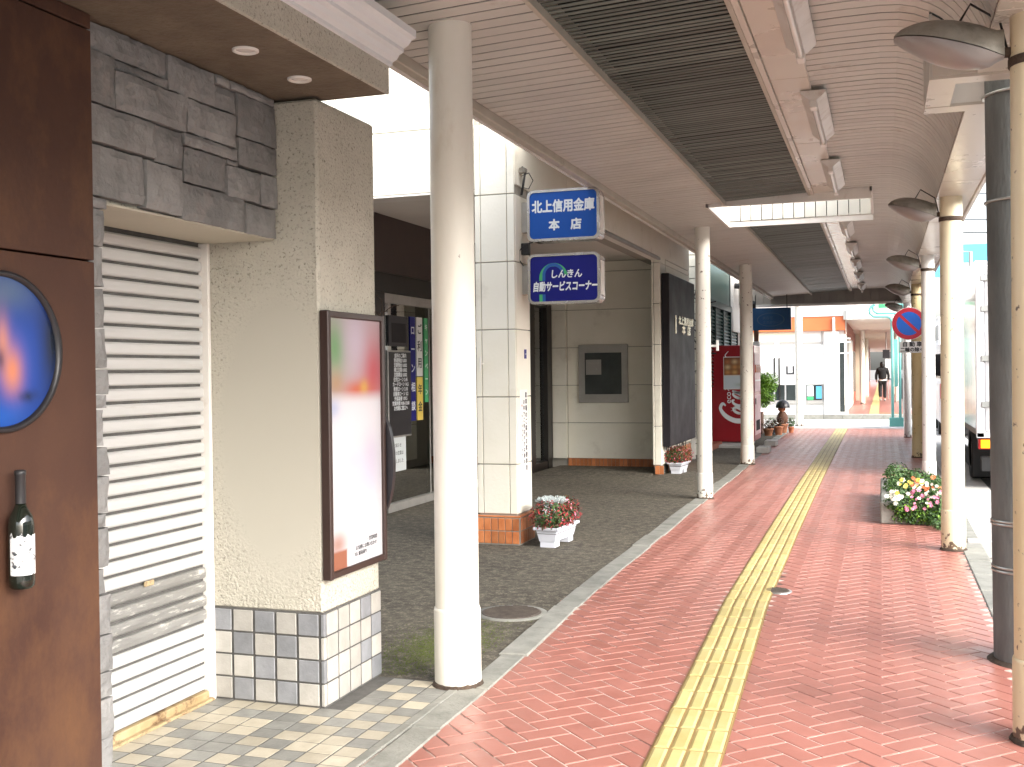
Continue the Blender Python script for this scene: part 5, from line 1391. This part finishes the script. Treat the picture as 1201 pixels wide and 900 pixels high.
for k in range(7): leafball(g5, (.46 + random.uniform(-.05, .04), 10.86 - k * .05, .05), (.05, .05, .05), 40, .015, zmin=.006)
g5.build('spilling_leaves', M['leafgreen'], fb, fix=False)['kind'] = 'stuff'
# lime shrub in a wooden tub beyond the vending machine
ls = thing('lime_shrub', (-2.75, 25.7, 0), 'bright lime green round shrub on a dark trunk beyond the vending machine', 'shrub')
MB().tube([(-2.75, 25.7, .0), (-2.74, 25.7, .5), (-2.70, 25.7, .85)], [.05, .045, .03], 10).build('trunk', M['wood'], ls)
mb = MB()
for k in range(44):
    a = random.uniform(0, 6.28); rr = random.uniform(.05, .30)
    leafball(mb, (-2.66 + rr * math.cos(a), 25.7 + rr * math.sin(a), random.uniform(.70, 1.34)), (.14, .14, .13), 150, .028)
mb.build('crown', M['leaflime'], ls, fix=False)['kind'] = 'stuff'
bx('tub', M['wood'], ls, -2.92, -2.62, 25.5, 25.9, 0, .5, c=.01)
fg = thing('garden_figurine', (-2.20, 25.9, 0), 'dark garden figurine with domed black hat among the flower pots', 'figurine')
MB().lathe(-2.20, 25.9, [(.08, .22), (.12, .26), (.13, .36), (.10, .45), (.06, .50)], 24).build('body', M['wood'], fg)
MB().lathe(-2.21, 25.89, [(.03, .49), (.085, .53), (.09, .58), (.06, .64)], 24).build('face', M['terracotta'], fg)
MB().lathe(-2.19, 25.9, [(.165, .585), (.16, .64), (.13, .71), (.07, .76), (.01, .775)], 28).build('hat', M['black'], fg)
for i, (x, y, r, h, key, lb) in enumerate(((-2.40, 25.4, .10, .17, 'potdark', 'dark blue pot with small green plant among the pots'), (-2.20, 25.9, .13, .22, 'terracotta', 'terracotta pot carrying the black hatted figurine'),
                                    (-2.42, 24.9, .11, .16, 'terracotta', 'terracotta pot nearest the vending machine front'), (-2.22, 25.15, .10, .20, 'terracotta', 'terracotta pot with reddish plant in the front row'),
                                    (-2.02, 26.1, .07, .14, 'terracotta', 'small terracotta pot with spiky plant, rightmost'))):
    t = thing('flower_pot', (x, y, 0), lb, 'flower pot', 'pots clustered beyond the vending machine')
    z0 = 0
    MB().lathe(x, y, [(r * .7, z0), (r * .95, h * .8), (r * 1.05, h * .82), (r * 1.05, h), (r * .9, h), (r * .88, h * .9)], 20).build('pot', M[key], t)
    if i != 1:
        mb = MB(); leafball(mb, (x, y, h + .09), (r * 1.3, r * 1.3, .13), 260, .022); mb.build('leaves', M[['leafgreen', 'leafred', 'leafred', 'leafred', 'leafgreen'][i]], t, fix=False)['kind'] = 'stuff'

# ================================================================== ROAD SIDE THINGS
np2 = thing('no_parking_sign', (.40, 18.6, 1.9), 'round no parking sign with blue face, red ring and slash', 'traffic sign')
cx, cz = .410, 2.185; Yn = 18.62; rs = .262
def disc(r0, r1, m, y, name):
    nn = 56; vs = [(cx + rr * math.cos(2 * math.pi * k / nn), y, cz + rr * math.sin(2 * math.pi * k / nn)) for rr in (r0, r1) for k in range(nn)]
    MB().add(vs, [(k, (k + 1) % nn, nn + (k + 1) % nn, nn + k) for k in range(nn)]).build(name, m, np2, fix=False)
MB().tube([(cx, Yn + .004, cz), (cx, Yn + .014, cz)], rs, 56, smooth=False).build('plate', M['white'], np2)
disc(.0, rs * .72, M['signroyal'], Yn, 'blue_face'); disc(rs * .72, rs * .97, M['signred'], Yn, 'red_ring')
sr = MB(); a = R(-45); dx, dz = math.cos(a), math.sin(a); q = rs * .74; hw_ = rs * .085
sr.add([(cx - dx * q + dz * hw_, Yn - .001, cz - dz * q - dx * hw_), (cx - dx * q - dz * hw_, Yn - .001, cz - dz * q + dx * hw_), (cx + dx * q - dz * hw_, Yn - .001, cz + dz * q + dx * hw_), (cx + dx * q + dz * hw_, Yn - .001, cz + dz * q - dx * hw_)], [(0, 1, 2, 3)]).build('red_slash', M['signred'], np2, fix=False)
sg = bx('lower_plate', M['white'], np2, cx - .145, cx + .24, Yn, Yn + .008, 1.715, 1.90, c=.003)
text('lettering', '自 動 車', .085, (cx + .045, Yn - .001, 1.85), FRONT, M['ink'], np2, bold=.003, extrude=.0003)
text('lettering', '二輪の除く', .072, (cx + .045, Yn - .001, 1.763), FRONT, M['ink'], np2, bold=.003, extrude=.0003)
for z in (2.28, 2.02): bx('bracket', M['band'], np2, cx + .0, .54, Yn + .015, Yn + .42, z, z + .03)

# teal posts with curved arms
tp_ = thing('teal_lamp_posts', (.32, 29.3, 0), 'pair of mint green steel posts with arms bent over to the left', 'post')
for x, xo in ((.24, -.30), (.42, -.22)):
    zt = 2.78 if x < .3 else 2.86
    MB().tube([(x, 29.3, 0), (x, 29.3, zt - .12), (x - .04, 29.3, zt - .03), (x - .12, 29.3, zt), (xo + .10, 29.3, zt + .01), (xo + .02, 29.3, zt + .08), (xo, 29.3, zt + .18), (xo + .04, 29.3, zt + .27), (xo + .14, 29.3, zt + .30)], .034, 14).build('bent_tube', M['teal'], tp_)
bx('foot', M['teal'], tp_, .16, .50, 29.2, 29.4, -.01, .22, c=.01)
bx('panel', M['teal'], tp_, .285, .375, 29.29, 29.31, 1.0, 2.2)
gs_ = thing('green_white_sign', (0, 33, 3.2), 'small green and white sign seen above the teal arms', 'sign')
bx('board', M['green'], gs_, -.10, .16, 33.9, 33.96, 3.24, 3.48); bx('board', M['white'], gs_, .16, .36, 33.9, 33.96, 3.24, 3.46)
bx('board', M['teal'], gs_, .36, .62, 33.9, 33.96, 3.24, 3.40)
MB().tube([(.6, 33.98, -.1), (.6, 33.98, 3.4)], .04, 8).build('post', M['fargrey'], gs_)

# truck
tk = thing('delivery_truck', (2.2, 18.5, -.12), 'white box truck with polished quilted side panels and amber tail lamp', 'truck')
tx0, tx1, ty0 = 1.16, 3.30, 15.45
bx('cargo_box', M['truckwhite'], tk, tx0 + .01, tx1 - .01, ty0 + .02, 22.2, .60, 2.86, c=.01)
for k in range(9):
    ya = ty0 + .06 + k * .74
    bx('side_panel', M['truckside'], tk, tx0, tx0 + .012, ya, ya + .735, .66, 2.80, c=.003)
bx('corner_post', M['truckwhite'], tk, tx0 - .004, tx0 + .10, ty0 - .01, ty0 + .055, .55, 2.86, c=.012)
bx('corner_post', M['truckwhite'], tk, tx1 - .10, tx1 + .004, ty0 - .01, ty0 + .055, .55, 2.86, c=.012)
for xa, xb in ((tx0 + .11, 2.225), (2.235, tx1 - .11)):
    dr_ = bx('rear_door', M['truckwhite'], tk, xa, xb, ty0 - .005, ty0 + .03, .63, 2.80, c=.008)
    xr = xa + .055 if xa < 2 else xb - .055
    MB().tube([(xr, ty0 - .035, .66), (xr, ty0 - .035, 2.76)], .013, 10).build('lock_bar', M['band'], dr_)
    for z in (.95, 1.55, 2.2, 2.6): bx('hinge', M['band'], dr_, xa - .05 if xa < 2 else xb - .06, xa + .08 if xa < 2 else xb + .05, ty0 - .03, ty0 - .006, z, z + .075, c=.004)
bx('rear_sill', M['truckwhite'], tk, tx0, tx1, ty0 - .01, ty0 + .06, .55, .62, c=.006)
bx('top_rail', M['truckwhite'], tk, tx0 - .003, tx0 + .03, ty0 + .06, 22.2, 2.805, 2.87, c=.005)
bx('bottom_rail', M['fargrey'], tk, tx0 - .003, tx0 + .03, ty0 + .06, 22.2, .585, .655, c=.005)
for xa in (tx0 + .02, tx1 - .36):
    l_ = bx('tail_lamp', M['redlens'], tk, xa, xa + .34, ty0 + .02, ty0 + .10, .40, .54, c=.008)
    bx('amber_lens', M['amber'], l_, xa + .03 if xa < 2 else xa + .20, xa + .14 if xa < 2 else xa + .31, ty0 + .008, ty0 + .02, .415, .525, c=.006)
bx('bumper', M['rubber'], tk, tx0 + .06, tx1 - .06, ty0 + .12, ty0 + .22, .10, .30, c=.01)
bx('mud_flap', M['rubber'], tk, tx0 + .02, tx0 + .5, ty0 + .92, ty0 + .94, -.04, .55)
bx('chassis', M['rubber'], tk, 1.75, 2.75, ty0 + .2, 24.0, .32, .57)
for y in (ty0 + 1.55, 23.0):
    for x in (tx0 + .03, tx1 - .31):
        wl = MB(); nn = 28
        wl.add([(x + xo, y + rr * math.cos(2 * math.pi * k / nn), .30 + rr * math.sin(2 * math.pi * k / nn)) for xo, rr in ((0, .25), (0, .40), (.03, .42), (.25, .42), (.28, .40), (.28, .25)) for k in range(nn)],
               [(i * nn + k, i * nn + (k + 1) % nn, (i + 1) * nn + (k + 1) % nn, (i + 1) * nn + k) for i in range(5) for k in range(nn)], True)
        w_ = wl.build('wheel', M['rubber'], tk)
        MB().tube([(x + .03, y, .30), (x + .25, y, .30)], .24, 24, smooth=False).build('rim', M['steel'], w_)
cb_ = MB(); cb_.prism([(22.4, .2), (24.3, .2), (24.45, .9), (24.2, 1.2), (23.9, 2.15), (22.4, 2.2)], 'x', 1.28, 3.18)
cab = cb_.build('cab', M['truckwhite'], tk)
bx('side_window', M['darkwin'], cab, 1.272, 1.279, 22.9, 23.8, 1.25, 1.95)
for k in range(2): bx('mirror', M['rubber'], tk, 1.0 + k * 2.3, 1.2 + k * 2.3, 24.1, 24.2, 1.3, 1.75, c=.01)
# parked white van ahead of the truck
vn_ = thing('white_van', (2.1, 29.0, -.12), 'white van with dark windows parked ahead of the truck', 'van')
bx('body', M['truckwhite'], vn_, 1.25, 3.0, 27.2, 31.6, .15, 1.15, c=.06)
cv = MB(); cv.prism([(27.25, 1.14), (31.0, 1.14), (30.4, 1.95), (29.9, 2.02), (27.4, 2.02)], 'x', 1.30, 2.95); cv.build('upper_body', M['truckwhite'], vn_)
bx('rear_window', M['darkwin'], vn_, 1.42, 2.85, 27.22, 27.30, 1.22, 1.85)
for ya, yb in ((27.5, 28.5), (28.6, 29.5), (29.6, 30.3)): bx('side_window', M['darkwin'], vn_, 1.285, 1.30, ya, yb, 1.22, 1.80)
for x in (1.27, 2.83): bx('tail_lamp', M['redlens'], vn_, x, x + .15, 27.17, 27.2, .75, 1.1)
for y in (28.0, 30.8):
    for x in (1.26, 2.78): MB().tube([(x, y, .18), (x + .2, y, .18)], .30, 20, smooth=False).build('wheel', M['rubber'], vn_)

# ================================================================== ACROSS THE STREET
fs2 = thing('corner_shop', (-3, 36.3, 0), 'white corner shop across the crossing with orange fascia band and square U emblem', 'shop')
Yf = 36.3
bx('wall_core', M['farwhite'], fs2, -9.0, -1.15, Yf + .03, 46, 0, 3.02)
bx('cream_panel', M['farcream'], fs2, -9, -2.45, Yf, Yf + .029, 2.36, 2.68)
bx('white_panel', M['farwhite'], fs2, -9, -1.78, Yf - .01, Yf + .028, .98, 2.25, c=.004)
bx('grey_band', M['fargrey'], fs2, -9, -3.3, Yf, Yf + .028, 2.27, 2.345); bx('grey_band', M['fargrey'], fs2, -3.15, -1.80, Yf, Yf + .028, 2.27, 2.345)
bx('orange_fascia', M['orange'], fs2, -9, -1.12, Yf - .18, Yf + .03, 2.69, 3.14, c=.006)
bx('orange_fascia', M['redbrown'], fs2, -1.119, -1.10, Yf - .16, 46, 2.58, 3.14)
bx('roof_band', M['farwhite'], fs2, -9, -1.08, Yf - .22, 46, 3.145, 3.62, c=.006)
for xa, xb in ((-4.6, -3.35), (-3.3, -3.0), (-2.95, -2.55), (-2.32, -1.80)):
    wn = bx('window', M['darkwin'], fs2, xa, xb, Yf - .004, Yf + .03, .47, .96)
    bx('sill', M['fargrey'], wn, xa, xb, Yf - .05, Yf - .0045, .36, .465)
bx('window_display', M['bluewin'], fs2, -2.02, -1.82, Yf - .008, Yf - .0045, .52, .92); bx('window_display', M['green'], fs2, -2.30, -2.10, Yf - .009, Yf - .0045, .48, .58)
bx('window_display', M['paper'], fs2, -2.30, -2.10, Yf - .009, Yf - .0045, .60, .94)
bx('panel_joint', M['fargrey'], fs2, -1.84, -1.82, Yf - .014, Yf + .02, .36, 2.68)
em = fs2
for xa, xb, za, zb in ((-2.95, -2.89, 1.30, 1.58), (-2.75, -2.69, 1.30, 1.58), (-2.889, -2.751, 1.30, 1.36)): bx('emblem', M['ink'], em, xa, xb, Yf - .016, Yf - .0105, za, zb)
text('lettering', 'CORNER', .07, (-2.82, Yf - .012, 1.18), FRONT, M['fargrey'], em, extrude=.001)
for x, z0, z1 in ((-3.33, 1.25, 1.85), (-3.18, .45, 1.85)): bx('door_handle', M['darkframe'], fs2, x, x + .04, Yf - .06, Yf - .015, z0, z1)
bx('corner_pillar', M['farwhite'], fs2, -1.77, -1.30, Yf - .05, Yf + .03, 0, 2.685, c=.01)
bx('glass_door', M['darkwin'], fs2, -1.28, -1.14, Yf + .0, Yf + .029, .10, 2.3)
for z in (1.95, 2.3, 2.42): bx('door_bar', M['white'], fs2, -1.30, -.95, Yf - .03, Yf - .01, z, z + .03)
# side wall towards the second arcade
for ya, yb, m_ in ((37.0, 40.8, 'fargrey'), (40.85, 43.0, 'plank'), (43.05, 46.0, 'farwhite')):
    bx('side_panel', M[m_], fs2, -1.15, -1.12, ya, yb, .05, 2.57)
MB().tube([(-1.45, 36.05, 0), (-1.45, 36.05, 3.1)], .04, 10).build('downpipe', M['white'], fs2)
for nm, ya, yb, m_, lb in (('shop_building', 46.05, 52.0, 'redbrown', 'red brown shop front in the second arcade, left of the walker'), ('shop_building', 52.05, 64.0, 'farcream', 'cream shop front deeper in the second arcade'), ('shop_building', 64.05, 90.0, 'redbrown', 'last brown shop front at the far end of the second arcade')):
    t = thing(nm, (-1.3, ya, 0), lb, 'shop')
    bx('wall', M[m_], t, -5, -1.15 + (.0 if ya < 50 else .25), ya, yb, 0, 5.5)
    for k in range(3):
        a = ya + .5 + k * (yb - ya) / 3.2
        bx('window', M['darkwin'], t, -1.16 + (.0 if ya < 50 else .25), -1.13 + (.0 if ya < 50 else .25), a, a + (yb - ya) / 5, .5, 2.2)
ar2 = thing('far_arcade_roof', (0, 36, 3), 'white roof of the second arcade across the crossing', 'arcade roof')
bx('front_fascia', M['farwhite'], ar2, -1.06, .95, 35.9, 36.0, 3.02, 3.62, c=.01)
bx('roof_slab', M['slat'], ar2, -1.15, .85, 36.01, 110, 3.02, 3.3)
bx('side_fascia', M['farwhite'], ar2, .86, .95, 36.01, 110, 2.98, 3.62)
for i, (x, y, lb) in enumerate(((-1.18, 36.6, 'cream column at the corner of the shop across the crossing'), (-.78, 47.0, 'cream column in the second arcade just left of the walker'), (.60, 50, 'right hand column deep in the second arcade'), (.60, 60, 'farther right hand column deep in the second arcade'), (-.78, 60, 'farthest left column in the second arcade'))):
    t = thing('column', (x, y, 0), lb, 'column', 'columns of the second arcade')
    MB().lathe(x, y, [(.105, 0), (.10, 1.5), (.10, 3.02)], 20).build('shaft', M['cream'], t)
    if i == 0: MB().lathe(x, y, [(.15, 0), (.14, .12), (.11, .3)], 16).build('sleeve', M['trim'], t)
for x, y, z0, z1, m_, lb in ((.02, 49, 1.9, 2.25, 'black', 'small dark hanging shop sign above the walker'), (.12, 54, 1.0, 1.9, 'white', 'white standing shop sign to the right of the walker'), (.55, 42, 0.35, 1.1, 'black', 'dark low sign board behind the teal posts')):
    t = thing('shop_sign', (x, y, z0), lb, 'sign')
    bx('board', M[m_], t, x, x + .28, y, y + .06, z0, z1, c=.01)
    MB().tube([(x + .14, y + .08, 0 if z0 < 1.5 else z0), (x + .14, y + .08, z1 if z0 < 1.5 else 3.0)], .02, 6).build('post', M['fargrey'], t)

# person walking away in the second arcade
def skin(name, verts, edges, radii, m, parent, root=0, sub=1):
    me = bpy.data.meshes.new(name); me.from_pydata(verts, edges, [])
    o = bpy.data.objects.new(name, me); COL.objects.link(o)
    md = o.modifiers.new('skin', 'SKIN'); md.use_smooth_shade = True
    for i, r_ in enumerate(radii):
        me.skin_vertices[0].data[i].radius = (r_, r_) if not hasattr(r_, '__len__') else r_
    me.skin_vertices[0].data[root].use_root = True
    ms_ = o.modifiers.new('sub', 'SUBSURF'); ms_.levels = sub; ms_.render_levels = sub
    dg = bpy.context.evaluated_depsgraph_get()
    m2 = bpy.data.meshes.new_from_object(o.evaluated_get(dg)); bpy.data.objects.remove(o)
    m2.materials.clear(); m2.materials.append(m); m2.name = name
    for p in m2.polygons: p.use_smooth = True
    return link(name, m2, parent)
pr = thing('person', (0, 51.5, .004), 'person in black hooded jacket and trousers walking away with a pale shirt hem showing', 'person')
V = [(0, 0, .94), (0, 0, 1.10), (0, -.01, 1.28), (0, -.01, 1.42), (0, 0, 1.50), (0, .01, 1.58), (0, .01, 1.68),
     (.09, 0, .88), (.10, .06, .50), (.09, -.02, .10), (.09, .12, .03), (-.09, 0, .88), (-.10, -.08, .50), (-.09, -.26, .14), (-.09, -.18, .04),
     (.18, -.01, 1.40), (.25, -.03, 1.15), (.24, .06, .92), (.235, .09, .83), (-.18, -.01, 1.40), (-.25, .0, 1.15), (-.25, .05, .92), (-.245, .08, .83)]
E_ = [(0, 1), (1, 2), (2, 3), (3, 4), (4, 5), (5, 6), (0, 7), (7, 8), (8, 9), (9, 10), (0, 11), (11, 12), (12, 13), (13, 14), (3, 15), (15, 16), (16, 17), (17, 18), (3, 19), (19, 20), (20, 21), (21, 22)]
rad = [(.13, .10), (.13, .10), (.15, .11), (.13, .09), .05, .085, .09, .085, .055, .04, .035, .085, .055, .04, .035, .055, .042, .034, .03, .055, .042, .034, .03]
skin('body', V, E_, rad, M['skin'], pr)
skin('jacket', [(0, 0, .92), (0, 0, 1.10), (0, -.01, 1.30), (0, -.01, 1.44), (.19, -.01, 1.41), (.265, -.03, 1.15), (.255, .06, .93), (-.19, -.01, 1.41), (-.265, .0, 1.15), (-.26, .05, .93), (0, -.05, 1.52)],
     [(0, 1), (1, 2), (2, 3), (3, 4), (4, 5), (5, 6), (3, 7), (7, 8), (8, 9), (3, 10)], [(.19, .15), (.19, .15), (.21, .15), (.17, .12), .085, .065, .055, .085, .065, .055, .09], M['cloth'], pr)
skin('trousers', [(0, 0, .92), (.09, 0, .84), (.10, .06, .48), (.09, -.02, .12), (-.09, 0, .84), (-.10, -.08, .48), (-.09, -.25, .16)], [(0, 1), (1, 2), (2, 3), (0, 4), (4, 5), (5, 6)], [(.16, .13), .105, .085, .07, .105, .085, .07], M['cloth'], pr)
skin('hair', [(0, -.03, 1.46), (0, -.02, 1.60), (0, -.015, 1.70), (0, -.01, 1.76)], [(0, 1), (1, 2), (2, 3)], [.10, .118, .115, .07], M['hair'], pr, sub=2)
MB().lathe(0, 51.5, [(.185, .90), (.19, .90), (.19, .94), (.18, .95)], 20).build('shirt_hem', M['white'], pr)
for sx_, yy, zz in ((.09, .06, .03), (-.09, -.22, .05)):
    bx('shoe', M['fargrey'], pr, sx_ - .05, sx_ + .05, 51.5 + yy - .13, 51.5 + yy + .13, zz - .02, zz + .07, c=.03)

# buildings along the far side of the road and beyond, all pale in the bright air
def far_building(x, y, wx, wy, h, m_, lb, side=-1, floors=2):
    t = thing('far_building', (x, y, 0), lb, 'building')
    bx('wall', M[m_], t, x, x + wx, y, y + wy, -.12, h, c=.03)
    xs_ = x - .02 if side < 0 else x + wx
    fl_h = h / floors
    for f in range(floors):
        n_ = max(2, int(wy / 2.6))
        for k in range(n_):
            ya = y + wy * (k + .2) / n_; yb = y + wy * (k + .8) / n_
            w_ = bx('window', M['darkwin'], t, xs_, xs_ + .03, ya, yb, f * fl_h + fl_h * .32, f * fl_h + fl_h * .80)
            bx('sill', M['farwhite'], w_, xs_ - .05, xs_ + .05, ya - .05, yb + .05, f * fl_h + fl_h * .28, f * fl_h + fl_h * .315)
    n_ = max(2, int(wx / 2.8))
    for f in range(floors):
        for k in range(n_):
            xa = x + wx * (k + .25) / n_; xb = x + wx * (k + .75) / n_
            bx('window', M['darkwin'], t, xa, xb, y - .015, y + .01, f * fl_h + fl_h * .35, f * fl_h + fl_h * .78)
    bx('parapet', M['whitetrim'], t, x - .08, x + wx + .08, y - .08, y + wy + .08, h, h + .16)
    return t
bl = [(14.5, -8, 9, 13, 5.2, 'farwhite', 'white two storey building over the road beside the camera'), (14.5, 6, 9, 10, 4.8, 'farcream', 'cream two storey building over the road by the truck'),
      (14.5, 17, 9, 11, 5.4, 'farwhite', 'white building over the road level with the no parking sign'), (14.5, 38, 9, 14, 6.2, 'farcream', 'cream building on the far corner of the crossing'),
      (14.5, 53, 9, 16, 7.0, 'farwhite', 'long white building far down the road on the right'), (14.5, 70, 9, 18, 5.6, 'farcream', 'cream building very far down the road on the right'),
      (5.5, 120, 14, 20, 6.5, 'farwhite', 'pale building closing the end of the road')]
for b_ in bl: far_building(*b_, floors=2)
far_building(-14, 19.5, 6.5, 7, 5.5, 'farcream', 'cream house behind the green building', floors=2)
# blue roadside signs and wires seen in the gap by the concrete pole
for x, y, z0, z1, wd, m_, lb in ((2.55, 46, 5.55, 6.25, 1.5, 'bluewin', 'pale blue road sign high over the road, seen left of the concrete pole'), (1.45, 33.5, 4.05, 4.75, .75, 'bluewin', 'blue and white triangular sign over the parked van')):
    t = thing('road_sign', (x, y, 0), lb, 'road sign')
    if z0 < 5: MB().prism([(x, z0), (x + wd, z0), (x + wd, z0 + .1), (x + wd * .4, z1), (x, z0 + .15)], 'y', y, y + .05).build('board', M[m_], t)
    else: bx('board', M[m_], t, x, x + wd, y, y + .06, z0, z1, c=.02)
    MB().tube([(x + wd + .2, y + .1, -.12), (x + wd + .2, y + .1, z1), (x + .2, y + .1, z1 + .02)], .05, 8).build('post', M['fargrey'], t)
pw_ = thing('power_lines', (3, 40, 7), 'thin dark overhead wires crossing the white sky right of the columns', 'wires')
for z, dz in ((6.6, .1), (7.6, .0), (8.4, .3)):
    MB().tube([(-.5 + 12 * k / 10, 40 + 6 * math.sin(z), z - .5 * math.sin(math.pi * k / 10) + dz * k / 10) for k in range(11)], .02, 5).build('wire', M['wire'], pw_)
up = thing('utility_pole', (2.0, 62.0, 0), 'distant utility pole with crossarm beyond the crossing', 'utility pole')
MB().tube([(1.3, 62, 0), (1.3, 62, 9)], [.17, .12], 12).build('shaft', M['pole'], up)
bx('crossarm', M['fargrey'], up, .5, 2.1, 61.9, 62.0, 8.1, 8.2)
